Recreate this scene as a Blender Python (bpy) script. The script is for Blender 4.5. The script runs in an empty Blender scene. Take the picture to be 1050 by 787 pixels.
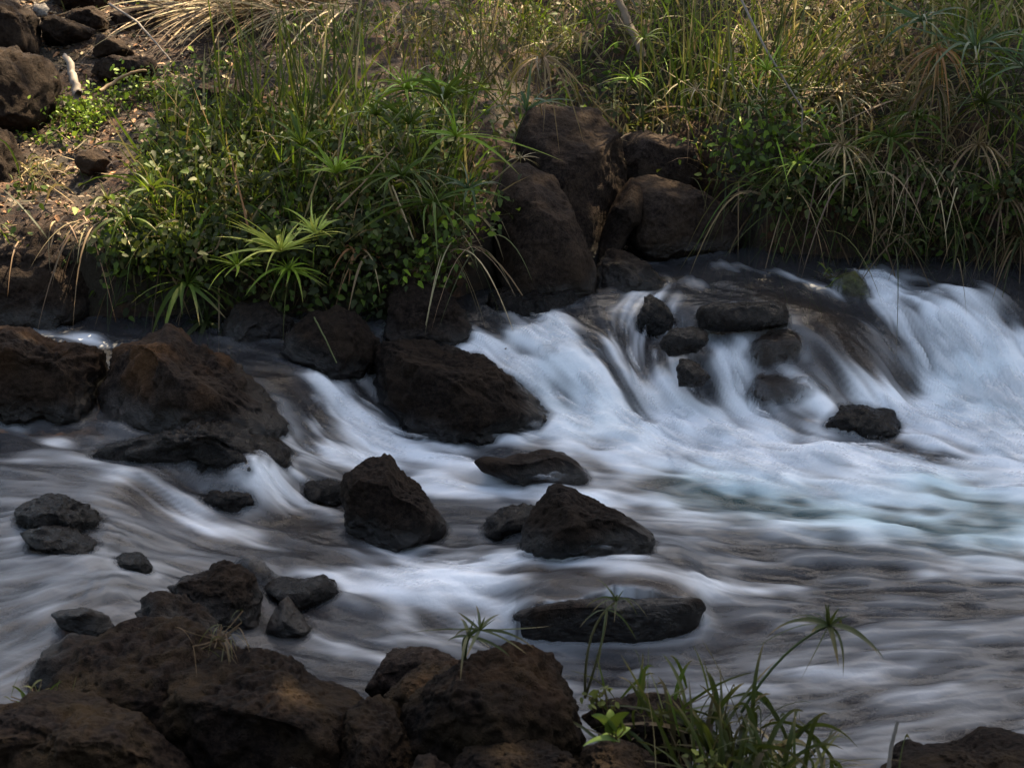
import bpy, math, random
import numpy as np
from mathutils import Vector
from mathutils.bvhtree import BVHTree

S = bpy.context.scene
COL = S.collection
R = math.radians
rng = np.random.default_rng(7)
random.seed(7)

# ------------------------------------------------------------------ camera
CAM_H, PITCH, LENS = 2.2, 20.0, 50.0
cd = bpy.data.cameras.new('camera')
cam = bpy.data.objects.new('camera', cd)
COL.objects.link(cam)
cam.location = (0, 0, CAM_H)
cam.rotation_euler = (R(90 - PITCH), 0, 0)
cd.lens = LENS
cd.sensor_width = 36
cd.clip_start = 0.05
cd.clip_end = 500
cd.dof.use_dof = True
cd.dof.focus_distance = 5.6
cd.dof.aperture_fstop = 7.0
S.camera = cam

# ------------------------------------------------------------------ light
SUN_EL, SUN_AZ = 56.0, 32.0          # azimuth measured from +Y (away from the camera) towards +X
w = bpy.data.worlds.new('World')
S.world = w
w.use_nodes = True
nt = w.node_tree
sky = nt.nodes.new('ShaderNodeTexSky')
sky.sky_type = 'NISHITA'
sky.sun_disc = False
sky.sun_elevation = R(SUN_EL)
sky.sun_rotation = R(SUN_AZ)
sky.air_density = 1.0
sky.dust_density = 2.5
sky.ozone_density = 1.0
bg = nt.nodes['Background']
bg.inputs['Strength'].default_value = 0.103
nt.links.new(sky.outputs[0], bg.inputs['Color'])
sd = bpy.data.lights.new('sun', 'SUN')
sd.energy = 5.0
sd.angle = R(0.5)
sd.color = (1.0, 0.87, 0.68)
sun = bpy.data.objects.new('sun', sd)
COL.objects.link(sun)
sdir = Vector((math.sin(R(SUN_AZ)) * math.cos(R(SUN_EL)), math.cos(R(SUN_AZ)) * math.cos(R(SUN_EL)), math.sin(R(SUN_EL))))
sun.rotation_euler = (-sdir).to_track_quat('-Z', 'Y').to_euler()
S.view_settings.view_transform = 'Standard'
S.view_settings.look = 'None'
S.view_settings.exposure = 1.94
S.view_settings.gamma = 1.0
S.view_settings.use_white_balance = True       # the camera was balanced for open shade
S.view_settings.white_balance_temperature = 7750
S.view_settings.white_balance_tint = 7
S.cycles.use_denoising = True
S.cycles.max_bounces = 6
S.cycles.diffuse_bounces = 3
S.cycles.glossy_bounces = 3
S.cycles.transmission_bounces = 3
S.cycles.transparent_max_bounces = 8
S.cycles.caustics_reflective = False
S.cycles.caustics_refractive = False
S.cycles.sample_clamp_indirect = 4.0

# ------------------------------------------------------------------ measuring helpers: photo pixel -> ray -> place
F = LENS / 36 * 1050
FW = np.array([0, math.cos(R(PITCH)), -math.sin(R(PITCH))])
UPV = np.array([0, math.sin(R(PITCH)), math.cos(R(PITCH))])
RT = np.array([1.0, 0, 0])
EYE = np.array([0, 0, CAM_H])

def ray(px, py):
    return RT * ((px - 525) / F) + UPV * (-(py - 393.5) / F) + FW

def at_z(px, py, z):
    d = ray(px, py)
    return EYE + d * ((z - CAM_H) / d[2])

def at_y(px, py, y):
    d = ray(px, py)
    return EYE + d * (y / d[1])

def depth(p):
    return float(np.dot(np.asarray(p) - EYE, FW))

# ------------------------------------------------------------------ noise
def _hash(ix, iy, iz, seed):
    h = (ix * 374761393 + iy * 668265263 + iz * 2147483647 + seed * 974634777) & 0xFFFFFFFF
    h = ((h ^ (h >> 13)) * 1274126177) & 0xFFFFFFFF
    h = ((h ^ (h >> 16)) * 2246822519) & 0xFFFFFFFF
    return ((h ^ (h >> 15)) & 0xFFFFFF) / float(0xFFFFFF)

def vnoise(p, seed=0):
    p = np.asarray(p, dtype=np.float64)
    i = np.floor(p).astype(np.int64)
    f = p - i
    f = f * f * f * (f * (f * 6 - 15) + 10)
    r = 0
    for dx in (0, 1):
        for dy in (0, 1):
            for dz in (0, 1):
                wt = (f[:, 0] if dx else 1 - f[:, 0]) * (f[:, 1] if dy else 1 - f[:, 1]) * (f[:, 2] if dz else 1 - f[:, 2])
                r = r + wt * _hash(i[:, 0] + dx, i[:, 1] + dy, i[:, 2] + dz, seed)
    return r * 2 - 1

def fbm(p, seed=0, octs=4, gain=0.5):
    p = np.asarray(p, dtype=np.float64)
    r, a = 0, 1.0
    for o in range(octs):
        r = r + a * vnoise(p * (2.03 ** o) + 17.3 * o, seed + o)
        a *= gain
    return r

def smooth(a, b, x):
    t = np.clip((x - a) / (b - a), 0, 1)
    return t * t * (3 - 2 * t)

# ------------------------------------------------------------------ mesh + tagging helpers
def tag(o, label=None, cat=None, group=None, kind=None):
    if label: o['label'] = label
    if cat: o['category'] = cat
    if group: o['group'] = group
    if kind: o['kind'] = kind
    return o

def mesh_obj(name, V, polys, mat, parent=None, smooth_shade=True, attrs=None, colors=None):
    """polys: an (n,k) array, or a list of such arrays."""
    me = bpy.data.meshes.new(name)
    V = np.asarray(V, dtype=np.float32)
    if isinstance(polys, np.ndarray): polys = [polys]
    polys = [p for p in polys if len(p)]
    loops = np.concatenate([p.ravel() for p in polys]).astype(np.int32)
    sizes = np.concatenate([np.full(len(p), p.shape[1]) for p in polys]).astype(np.int32)
    starts = np.concatenate([[0], np.cumsum(sizes)[:-1]]).astype(np.int32)
    me.vertices.add(len(V)); me.vertices.foreach_set('co', V.ravel())
    me.loops.add(len(loops)); me.loops.foreach_set('vertex_index', loops)
    me.polygons.add(len(sizes)); me.polygons.foreach_set('loop_start', starts)
    me.polygons.foreach_set('loop_total', sizes)
    if smooth_shade: me.polygons.foreach_set('use_smooth', np.ones(len(sizes), dtype=bool))
    me.update(calc_edges=True)
    for k, v in (attrs or {}).items():
        a = me.attributes.new(k, 'FLOAT', 'POINT'); a.data.foreach_set('value', np.asarray(v, dtype=np.float32).ravel())
    if colors is not None:
        a = me.attributes.new('tint', 'FLOAT_COLOR', 'POINT')
        c = np.ones((len(V), 4), dtype=np.float32); c[:, :3] = colors
        a.data.foreach_set('color', c.ravel())
    if mat: me.materials.append(mat)
    o = bpy.data.objects.new(name, me)
    COL.objects.link(o)
    if parent: o.parent = parent
    return o

def empty(name, loc):
    o = bpy.data.objects.new(name, None)
    o.empty_display_size = 0.05
    o.location = [float(v) for v in loc]
    COL.objects.link(o)
    return o

def grid_faces(ny, nx):
    i = np.arange(ny * nx).reshape(ny, nx)
    return np.stack([i[:-1, :-1], i[:-1, 1:], i[1:, 1:], i[1:, :-1]], -1).reshape(-1, 4)

def bilin(A, gx, gy, x0, y0, dx, dy):
    fx = np.clip((gx - x0) / dx, 0, A.shape[1] - 1.001); fy = np.clip((gy - y0) / dy, 0, A.shape[0] - 1.001)
    ix = fx.astype(int); iy = fy.astype(int); tx = fx - ix; ty = fy - iy
    return (A[iy, ix] * (1 - tx) + A[iy, ix + 1] * tx) * (1 - ty) + (A[iy + 1, ix] * (1 - tx) + A[iy + 1, ix + 1] * tx) * ty

# ------------------------------------------------------------------ materials
class N:
    """tiny node helper"""
    def __init__(self, name):
        self.m = bpy.data.materials.new(name); self.m.use_nodes = True
        self.t = self.m.node_tree
        self.b = self.t.nodes['Principled BSDF']; self.out = self.t.nodes['Material Output']
    def n(self, typ, **kw):
        x = self.t.nodes.new(typ)
        for k, v in kw.items():
            if isinstance(v, bpy.types.NodeSocket): self.t.links.new(v, x.inputs[k.replace('_', ' ')])
            elif k in ('operation', 'blend_type', 'data_type', 'attribute_name', 'feature', 'noise_dimensions', 'distance'): setattr(x, k, v)
            else: x.inputs[k.replace('_', ' ')].default_value = v
        return x
    def link(self, a, b): self.t.links.new(a, b)
    def noise(self, vec, scale, detail=4, rough=0.55):
        return self.n('ShaderNodeTexNoise', Vector=vec, Scale=scale, Detail=detail, Roughness=rough).outputs[0]
    def ramp(self, fac, stops):
        x = self.t.nodes.new('ShaderNodeValToRGB'); self.link(fac, x.inputs[0])
        e = x.color_ramp.elements
        while len(e) < len(stops): e.new(0.5)
        for el, (p, c) in zip(e, stops):
            el.position = p; el.color = (*c, 1) if len(c) == 3 else c
        return x.outputs[0]
    def mix(self, fac, a, b, blend='MIX'):
        x = self.t.nodes.new('ShaderNodeMix'); x.data_type = 'RGBA'; x.blend_type = blend
        for sock, v in ((x.inputs[0], fac), (x.inputs[6], a), (x.inputs[7], b)):
            if isinstance(v, bpy.types.NodeSocket): self.link(v, sock)
            else: sock.default_value = v if not isinstance(v, tuple) else (*v, 1)
        return x.outputs[2]
    def math(self, op, a, b=0.0, clamp=False):
        x = self.t.nodes.new('ShaderNodeMath'); x.operation = op; x.use_clamp = clamp
        for sock, v in ((x.inputs[0], a), (x.inputs[1], b)):
            if isinstance(v, bpy.types.NodeSocket): self.link(v, sock)
            else: sock.default_value = v
        return x.outputs[0]
    def attr(self, name):
        x = self.t.nodes.new('ShaderNodeAttribute'); x.attribute_name = name
        return x

def rock_material(name, dark, mid, patch, patch_amt, rough, gloss_var=0.0, bump=0.85):
    k = N(name)
    k.b.inputs['Specular IOR Level'].default_value = 0.28 if gloss_var else 0.1
    co = k.n('ShaderNodeTexCoord').outputs['Object']
    oi = k.n('ShaderNodeObjectInfo').outputs['Random']
    off = k.n('ShaderNodeVectorMath', operation='ADD')
    k.link(co, off.inputs[0])
    cx = k.n('ShaderNodeCombineXYZ'); k.link(k.math('MULTIPLY', oi, 37.0), cx.inputs[0]); k.link(k.math('MULTIPLY', oi, 11.0), cx.inputs[1])
    k.link(cx.outputs[0], off.inputs[1])
    v = off.outputs[0]
    big = k.noise(v, 7, 5, 0.6)
    fine = k.noise(v, 60, 6, 0.7)
    col = k.mix(k.ramp(fine, [(0.4, (0, 0, 0)), (0.62, (1, 1, 1))]), dark, mid)
    pm = k.math('MULTIPLY', k.ramp(big, [(0.45, (0, 0, 0)), (0.68, (1, 1, 1))]), patch_amt)
    col = k.mix(pm, col, patch)
    lich = k.noise(v, 22, 7, 0.75)
    col = k.mix(k.math('MULTIPLY', k.ramp(lich, [(0.6, (0, 0, 0)), (0.72, (1, 1, 1))]), 0.55 * patch_amt), col, tuple(min(1, c * 2.0) for c in patch))
    a = k.attr('rust')
    col = k.mix(a.outputs['Fac'], col, k.mix(fine, (0.03, 0.015, 0.007), (0.16, 0.08, 0.035)))
    vr = k.ramp(k.math('FRACT', k.math('MULTIPLY', oi, 13.7)), [(0.0, (0.50, 0.48, 0.47)), (0.5, (0.75, 0.70, 0.66)), (1.0, (1.1, 1.08, 1.08))])
    col = k.mix(1.0, col, vr, 'MULTIPLY')
    wt = k.attr('wet').outputs['Fac']
    col = k.mix(wt, col, k.mix(0.55, col, (0.004, 0.003, 0.0028)))
    k.link(col, k.b.inputs['Base Color'])
    k.link(k.math('ADD', k.math('MULTIPLY', wt, 0.0 if gloss_var else 0.3), 0.24 if gloss_var else 0.1), k.b.inputs['Specular IOR Level'])
    if gloss_var:
        k.link(k.ramp(k.noise(v, 40, 3), [(0.35, (rough - gloss_var,) * 3), (0.65, (rough + gloss_var,) * 3)]), k.b.inputs['Roughness'])
    else:
        k.link(k.math('SUBTRACT', rough, k.math('MULTIPLY', wt, rough - 0.22)), k.b.inputs['Roughness'])
    # pitted basalt surface
    vor = k.n('ShaderNodeTexVoronoi', Vector=v, Scale=95.0)
    pits = k.ramp(vor.outputs['Distance'], [(0.0, (0, 0, 0)), (0.35, (1, 1, 1))])
    pmask = k.ramp(k.noise(v, 14, 2), [(0.42, (0, 0, 0)), (0.6, (1, 1, 1))])
    h = k.math('ADD', k.math('MULTIPLY', fine, 1.0), k.math('MULTIPLY', k.math('MULTIPLY', pits, pmask), 0.5))
    h = k.math('ADD', h, k.math('MULTIPLY', k.noise(v, 180, 3, 0.6), 0.35))
    bp = k.n('ShaderNodeBump', Strength=bump, Distance=0.012, Height=h)
    k.link(bp.outputs[0], k.b.inputs['Normal'])
    return k.m

M_DRY = rock_material('basalt_dry', (0.007, 0.0047, 0.0038), (0.034, 0.0235, 0.0185), (0.054, 0.036, 0.024), 0.5, 0.85)
M_BANK = rock_material('basalt_bank', (0.014, 0.0098, 0.0082), (0.048, 0.034, 0.027), (0.082, 0.056, 0.038), 0.5, 0.9)
M_WET = rock_material('basalt_wet', (0.006, 0.0042, 0.0036), (0.018, 0.013, 0.011), (0.028, 0.018, 0.012), 0.4, 0.27, 0.13, 1.0)
M_MOSS = rock_material('basalt_lichen', (0.007, 0.0047, 0.0037), (0.033, 0.0225, 0.0175), (0.050, 0.033, 0.017), 0.8, 0.9)
M_SUB = rock_material('basalt_submerged', (0.022, 0.015, 0.012), (0.055, 0.038, 0.031), (0.07, 0.05, 0.036), 0.5, 0.45)
M_WEED = rock_material('weed_rock', (0.10, 0.12, 0.03), (0.26, 0.30, 0.09), (0.32, 0.34, 0.12), 0.7, 0.6)
M_PALE = rock_material('pale_stone', (0.16, 0.145, 0.135), (0.28, 0.26, 0.245), (0.2, 0.17, 0.15), 0.4, 0.8)

# ------------------------------------------------------------------ water level and flow, from measured points
HC = [  # photo pixel x, y, level z
 (740,270,.45),(800,275,.45),(690,290,.42),(870,276,.43),(905,296,.40),(950,303,.42),(1000,330,.35),(1048,360,.27),(1040,405,.15),
 (985,380,.19),(935,395,.13),(545,330,.35),(512,355,.29),(600,350,.33),(560,380,.24),(640,420,.12),(600,430,.10),(700,450,.06),
 (662,310,.40),(650,355,.27),(690,400,.15),(750,330,.38),(750,372,.26),(770,420,.12),(850,345,.35),(870,392,.19),(900,430,.07),
 (820,460,.05),(950,450,.05),(1045,470,.05),(740,300,.42),(820,305,.41),
 (450,480,.02),(560,500,.02),(700,500,.02),(850,500,.02),(1040,505,.02),(500,450,.05),(440,455,.05),(700,540,0),(900,560,0),(1040,560,0),
 (500,540,.0),(460,580,.02),(560,590,.055),(620,596,.075),(690,598,.07),(560,606,.06),(640,608,.07),(700,606,.05),(740,600,.0),(560,652,-.06),(640,665,-.06),(720,660,-.06),
 (850,640,-.04),(1040,640,-.03),(800,700,-.06),(1040,710,-.06),(900,780,-.06),(700,740,-.06),(480,640,-.04),(400,640,-.02),(420,700,-.05),
 (60,348,.30),(130,352,.30),(0,345,.30),(250,385,.26),(300,396,.24),(330,402,.215),(345,425,.14),(380,452,.05),(420,445,.05),
 (0,440,.20),(60,455,.20),(110,470,.19),(150,480,.18),(0,480,.19),(185,530,.07),(220,545,.05),(260,560,.03),(220,475,.165),(270,482,.15),(300,480,.11),
 (288,515,.04),(330,540,.02),(400,560,.0),(400,610,.0),(50,520,.17),(50,560,.16),(40,620,.15),(-20,560,.16),(120,575,.14),(125,540,.15),(0,690,.14),
 (110,610,.13),(175,600,.06),(260,610,.02),(330,650,-.03),(300,580,.02),
]
hp = np.array([at_z(a, b, c) for a, b, c in HC])
extra = np.array([(-4.6, 5.6, .30), (-4.6, 4.6, .22), (-3.2, 5.2, .24), (-3.2, 4.2, .18), (-4.6, 3.4, .15), (4.6, 6.6, .45), (4.6, 5.8, .30), (3.4, 6.4, .44), (3.4, 5.6, .16),
                  (4.6, 5.0, .03), (3.2, 4.4, .0), (4.6, 3.6, -.05), (4.6, 2.6, -.06), (1.5, 2.4, -.06), (0, 2.4, -.06), (-4.6, 2.4, .14), (-2, 2.4, .12),
                  (0, 6.9, .42), (2, 7.2, .46), (-2, 6.6, .32), (4.6, 7.4, .46), (-4.6, 6.6, .32)])
hp = np.vstack([hp, extra])

def rbf_fit(P, z, lam=2e-4):
    n = len(P)
    r = np.linalg.norm(P[:, None] - P[None], axis=-1)
    K = np.where(r > 0, r * r * np.log(r + 1e-12), 0) + np.eye(n) * lam
    A = np.zeros((n + 3, n + 3)); A[:n, :n] = K; A[:n, n] = 1; A[:n, n + 1:] = P; A[n, :n] = 1; A[n + 1:, :n] = P.T
    return np.linalg.solve(A, np.concatenate([z, [0, 0, 0]]))

def rbf_eval(P, c, Q):
    r = np.linalg.norm(Q[:, None] - P[None], axis=-1)
    return (np.where(r > 0, r * r * np.log(r + 1e-12), 0)) @ c[:len(P)] + c[len(P)] + Q @ c[len(P) + 1:]

WX0, WX1, WY0, WY1 = -4.6, 4.6, 2.35, 7.3
cs = 0.04
cgx = np.arange(WX0, WX1 + cs, cs); cgy = np.arange(WY0, WY1 + cs, cs)
CX, CY = np.meshgrid(cgx, cgy)
CQ = np.stack([CX.ravel(), CY.ravel()], -1)
_c = rbf_fit(hp[:, :2], hp[:, 2])
HGRID = np.clip(rbf_eval(hp[:, :2], _c, CQ), -0.09, 0.5).reshape(CX.shape)
def H(x, y):
    return bilin(HGRID, np.asarray(x, float), np.asarray(y, float), WX0, WY0, cs, cs)

def on_water(px, py):
    d = ray(px, py)
    t = np.linspace(2.2, 8.5, 900)
    P = EYE + d[None] * t[:, None]
    under = P[:, 2] < H(P[:, 0], P[:, 1])
    i = int(np.argmax(under)) if under.any() else 899
    return P[i]

# ------------------------------------------------------------------ rocks: measured outlines given a real distance, thickness and facets
from collections import OrderedDict
_ico = {}
def ico(sub):
    if sub not in _ico:
        import bmesh
        bm = bmesh.new(); bmesh.ops.create_icosphere(bm, subdivisions=sub, radius=1)
        bm.verts.ensure_lookup_table()
        V = np.array([v.co[:] for v in bm.verts]); Fc = np.array([[v.index for v in f.verts] for f in bm.faces]); bm.free()
        _ico[sub] = (V, Fc)
    return _ico[sub]

ROCK_BVH = []
DRAPE = []
def rock(name, label, poly, base, mat, cat='rock', thick=None, y=None, z=None, seed=0, facets=9, rough=1.0, rust=0.0, sub=5, sink=0, group=None, lean=0.2, blocky=0.74):
    r_ = np.random.default_rng(1000 + seed)
    poly = np.array(poly, float)
    if y is not None: b = at_y(base[0], base[1], y)
    elif z is not None: b = at_z(base[0], base[1], z)
    else: b = on_water(*base)
    wpx = np.ptp(poly[:, 0]); hpx = np.ptp(poly[:, 1])
    c0 = depth(b)
    half = 0.5 * min(wpx, 1.6 * hpx) * c0 / F
    T = thick if thick else half * 0.9
    c = c0 + T * 0.55
    k = c / F
    cen = poly.mean(0)
    # star-shaped radius by ray casting
    th = np.linspace(-math.pi, math.pi, 361)[:-1]
    D = np.stack([np.cos(th), np.sin(th)], -1)
    rad = np.zeros(len(th))
    Pq = poly - cen; Q = np.roll(Pq, -1, 0)
    for a, bb in zip(Pq, Q):
        e = bb - a
        den = D[:, 0] * e[1] - D[:, 1] * e[0]
        with np.errstate(divide='ignore', invalid='ignore'):
            t = (a[0] * e[1] - a[1] * e[0]) / den
            s = (a[0] * D[:, 1] - a[1] * D[:, 0]) / den
        ok = (t > 0) & (s >= -1e-6) & (s <= 1 + 1e-6) & np.isfinite(t)
        rad = np.where(ok, np.maximum(rad, t), rad)
    ker = np.array([1, 2, 3, 2, 1]); ker = ker / ker.sum()
    rad = sum(np.roll(rad, j - 2) * ker[j] for j in range(5))
    V, Fc = ico(sub)
    n = V.copy()
    low = fbm(n * 1.6 + seed * 3.1, seed, 3)
    for i in range(facets):
        p = r_.normal(size=3); p[2] = abs(p[2]) * 0.8 + 0.35
        if i == 0: p = np.array([r_.normal() * 0.2, 0.75, 0.6])
        if i == 1: p = np.array([r_.normal() * 0.5, -0.35, 0.85])
        p /= np.linalg.norm(p)
        off = r_.uniform(0.58, 0.84)
        d = n @ p + low * 0.05 - off
        n = n - p[None] * np.where(d > 0, d * 0.92, 0)[:, None]
    for i in range(5):
        p = r_.normal(size=3); p[2] = -abs(p[2]) - 0.3; p /= np.linalg.norm(p)
        d = n @ p - r_.uniform(0.6, 0.85)
        n = n - p[None] * np.where(d > 0, d * 0.9, 0)[:, None]
    theta = np.arctan2(-n[:, 1], n[:, 0])          # image y grows downwards
    rho = np.minimum(np.hypot(n[:, 0], n[:, 1]), 1) ** blocky
    rr = np.interp(theta, np.append(th, math.pi), np.append(rad, rad[0])) * rho
    u = rr * np.cos(theta); vv = -rr * np.sin(theta)
    zz = n[:, 2] * T
    # lean the rock back a little: the top sits farther away than the foot
    zz = zz - vv * k * lean
    size = (wpx + hpx) * 0.25 * k
    P = np.stack([u * k, vv * k, zz], -1)
    nn = V / np.linalg.norm(V, axis=1, keepdims=True)
    q = P / max(size, 0.05)
    disp = (fbm(q * 2.2, seed + 5, 4) * 0.06 + np.abs(fbm(q * 3.7, seed + 9, 4)) * -0.05 + np.minimum(np.abs(fbm(q * 2.6 + 5, seed + 12, 3)), .25) * 0.12 + fbm(q * 11, seed + 15, 3) * 0.017) * size * rough
    a_ = np.minimum(size, 0.25)
    disp = disp + (fbm(P * 38, seed + 20, 3) * 0.006 - np.maximum(0, fbm(P * 75, seed + 23, 2) - 0.15) * 0.010) * (a_ / 0.25) ** 0.5 * rough
    P = P + nn * disp[:, None]
    W = EYE + FW * c + RT * ((cen[0] - 525) * k) + UPV * (-(cen[1] - 393.5) * k)
    wv = P[:, :1] * RT + P[:, 1:2] * UPV - P[:, 2:3] * FW
    ru = np.zeros(len(V))
    if rust:
        top = smooth(-0.1, 0.9, wv[:, 2] / max(1e-3, wv[:, 2].max()))
        ru = rust * np.clip(top * 1.2 * smooth(-0.5, 0.6, fbm(P * 6, seed + 31, 4)), 0, 1)
    wet = np.zeros(len(V))
    # make the finished stone as wide and as high as the measured outline
    for _ in range(2):
        Q = wv + W - EYE
        dz = Q @ FW
        qx = Q @ RT / dz * F + 525; qy = 393.5 - Q @ UPV / dz * F
        sx = wpx / np.ptp(qx); sy = hpx / np.ptp(qy)
        a1 = wv @ RT; a2 = wv @ UPV
        ex = (poly[:, 0].min() + poly[:, 0].max() - qx.min() - qx.max()) / 2 * k
        ey = (poly[:, 1].min() + poly[:, 1].max() - qy.min() - qy.max()) / 2 * k
        wv = wv + np.outer(a1 * (sx - 1), RT) + np.outer(a2 * (sy - 1), UPV)
        W = W + RT * ex - UPV * ey
    Wp = wv + W
    inside = (Wp[:, 1] < 7.0) & (Wp[:, 1] > WY0 + .3)
    wet = np.where(inside, smooth(.12, .03, Wp[:, 2] - H(Wp[:, 0], Wp[:, 1]) + .02 * fbm(Wp * 14, 3, 3)), 0)
    o = mesh_obj(name, wv, Fc, mat, attrs={'rust': ru, 'wet': wet})
    o.location = W
    tag(o, label, cat, group)
    ROCK_BVH.append((wv + W, Fc))
    if seed in (17, 26, 27, 30): DRAPE.append((seed, wv + W, Fc))
    return o
# ------------------------------------------------------------------ terrain: river bed, undercut far bank, slopes, near bank, land to the horizon
SHX = np.array([-60, -4, -2.3, -1.2, -0.5, -0.1, 0.15, 0.7, 1.0, 1.2, 1.9, 2.4, 3.0, 5, 60.0])
SHY = np.array([6.1, 6.05, 5.98, 5.98, 6.0, 6.2, 6.95, 7.12, 7.05, 6.58, 6.50, 6.25, 6.1, 6.2, 6.6])
def shore(x): return np.interp(x, SHX, SHY)
PS = np.array([-0.05, 0.0, 0.10, 0.28, 1.15, 2.25, 3.1, 5.0, 12, 30, 80])
PL = np.array([-0.1, 0.1, 0.62, 0.73, 0.93, 1.25, 1.45, 1.8, 2.2, 3.0, 4.0])
PR = np.array([-0.1, 0.2, 0.66, 0.90, 1.34, 1.62, 1.85, 2.1, 2.5, 3.2, 4.2])
def ground_z(x, y):
    x = np.asarray(x, float); y = np.asarray(y, float)
    s = y - shore(x)
    t = smooth(-0.4, 0.8, x)
    zb = np.interp(s, PS, PL) * (1 - t) + np.interp(s, PS, PR) * t
    p3 = np.stack([x, y, np.zeros_like(x)], -1).reshape(-1, 3)
    nz = (fbm(p3 * 1.7, 3, 5) * 0.06).reshape(x.shape)
    fine = (fbm(p3 * 9, 8, 4) * 0.018).reshape(x.shape)
    zb = zb + (nz + fine) * smooth(0.05, 0.5, s)
    wl = H(np.clip(x, WX0, WX1), np.clip(y, WY0, WY1))
    bed = wl - 0.22 + nz * 0.7
    z = np.where(s > -0.05, np.maximum(zb, bed), bed)
    tn = smooth(0.75, 0.3, x)
    near = np.interp(y - 0.55 * tn, [-80, -20, -2, 1.2, 2.2, 2.75, 3.3], [6, 3.2, 1.0, 0.62, 0.22, -0.16, -0.6]) + nz + fine
    return np.maximum(z, near)

def on_ground(px, py):
    d = ray(px, py)
    t = np.linspace(4.0, 16, 700)
    P = EYE + d[None] * t[:, None]
    under = P[:, 2] < ground_z(P[:, 0], P[:, 1])
    i = int(np.argmax(under)) if under.any() else 400
    return P[i]

tx = np.unique(np.round(np.concatenate([np.linspace(-60, -5, 26), np.arange(-5, 5.001, 0.045), np.linspace(5, 60, 26)]), 4))
ty = np.unique(np.round(np.concatenate([np.linspace(-60, 1.2, 30), np.arange(1.2, 5.6, 0.09), np.arange(5.6, 9.6, 0.03), np.arange(9.6, 14, 0.2), np.linspace(14, 90, 22)]), 4))
TX, TY = np.meshgrid(tx, ty)
TZ = ground_z(TX, TY)
k = N('bank_soil')
geo = k.n('ShaderNodeNewGeometry').outputs['Position']
f1 = k.noise(geo, 3.0, 4); f2 = k.noise(geo, 45, 5, 0.7); f3 = k.noise(geo, 14, 5, 0.65)
soil = k.mix(f2, (0.016, 0.0085, 0.0055), (0.055, 0.029, 0.017))
soil = k.mix(k.ramp(f3, [(0.5, (0, 0, 0)), (0.65, (1, 1, 1))]), soil, (0.11, 0.052, 0.026))
soil = k.mix(k.ramp(f1, [(0.45, (0, 0, 0)), (0.6, (1, 1, 1))]), soil, (0.035, 0.026, 0.016))
k.link(soil, k.b.inputs['Base Color']); k.b.inputs['Roughness'].default_value = 0.95
bp = k.n('ShaderNodeBump', Strength=0.8, Distance=0.03, Height=k.math('ADD', f2, f3)); k.link(bp.outputs[0], k.b.inputs['Normal'])
M_SOIL = k.m
ground = mesh_obj('ground', np.stack([TX, TY, TZ], -1).reshape(-1, 3), grid_faces(len(ty), len(tx)), M_SOIL)
tag(ground, kind='structure')

# ------------------------------------------------------------------ the rocks in and beside the water
# midstream
rock('rock', 'pyramid-shaped dark rock with a pointed top standing in the rapids left of centre',
     [(348,512),(352,495),(370,479),(388,466),(396,464),(404,474),(417,492),(437,517),(455,537),(458,549),(450,562),(420,572),(380,566),(356,545)], (415,560), M_DRY, sub=6, seed=1, facets=6, thick=0.19, rough=0.8)
rock('rock', 'low dark rock touching the left foot of the pyramid-shaped rock',
     [(303,505),(312,494),(335,490),(353,494),(357,512),(345,520),(312,519)], (330,514), M_WET, seed=2, sub=4)
rock('rock', 'large smooth dark rock with a sloping right shoulder in the middle of the stream',
     [(533,562),(535,540),(550,516),(564,498),(575,495),(590,500),(612,515),(648,533),(666,546),(672,557),(664,574),(630,584),(560,586),(540,578)], (600,571), M_DRY, sub=6, seed=3, facets=6, thick=0.2, rough=0.8)
rock('rock', 'small pitted wet rock leaning on the left side of the large midstream rock',
     [(492,548),(498,531),(512,521),(535,515),(556,517),(560,545),(530,558),(500,556)], (515,549), M_WET, seed=4, sub=4, rough=1.5)
rock('rock', 'long low dark rock with two humps surrounded by white water above the midstream rock',
     [(486,470),(500,464),(518,468),(535,464),(552,460),(578,463),(594,472),(604,487),(602,500),(580,508),(550,502),(515,490),(492,482)], (575,501), M_DRY, seed=105, thick=0.15, sub=5, facets=2, rough=0.6)
rock('rock', 'flat broad slab with water sheeting over its top, lowest in midstream',
     [(526,628),(545,620),(580,615),(630,611),(680,613),(716,612),(724,622),(712,642),(695,664),(640,674),(560,670),(530,660)], (620,650), M_DRY, seed=6, y=3.885, thick=0.075, lean=-0.36, rough=0.45, blocky=0.5, facets=3, sub=6)
# left group
rock('boulder', 'long brown-topped boulder lying across the left channel',
     [(98,445),(98,405),(118,364),(148,343),(170,331),(186,337),(206,356),(236,373),(262,393),(286,419),(301,441),(296,456),(262,470),(200,478),(130,470)], (220,448), M_DRY, cat='boulder', y=4.98, sub=6, seed=7, thick=0.26, rust=0.75, facets=6)
rock('boulder', 'dark rounded boulder cut off by the left edge of the photo beside the brown-topped one',
     [(-60,345),(-10,335),(8,333),(32,345),(62,352),(95,359),(112,374),(108,405),(104,440),(60,446),(10,440),(-60,430)], (50,432), M_DRY, cat='boulder', z=0.21, sub=6, seed=8, thick=0.25, rust=0.35, facets=5)
rock('rock', 'knobbly glistening wet rock at the foot of the brown-topped boulder',
     [(92,466),(110,453),(140,447),(168,438),(200,425),(245,422),(272,434),(294,456),(304,472),(275,496),(200,500),(125,488)], (200,473), M_WET, seed=9, y=4.74, thick=0.22, rough=1.9, facets=3, lean=0.25)
rock('boulder', 'big black boulder with a flat top at the left of the white cascade',
     [(382,382),(388,362),(396,351),(420,347),(462,348),(480,355),(502,369),(532,392),(556,418),(576,436),(572,452),(500,462),(450,460),(415,440),(384,420)], (470,447), M_DRY, cat='boulder', z=0.06, sub=6, seed=10, thick=0.27, facets=6)
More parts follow.
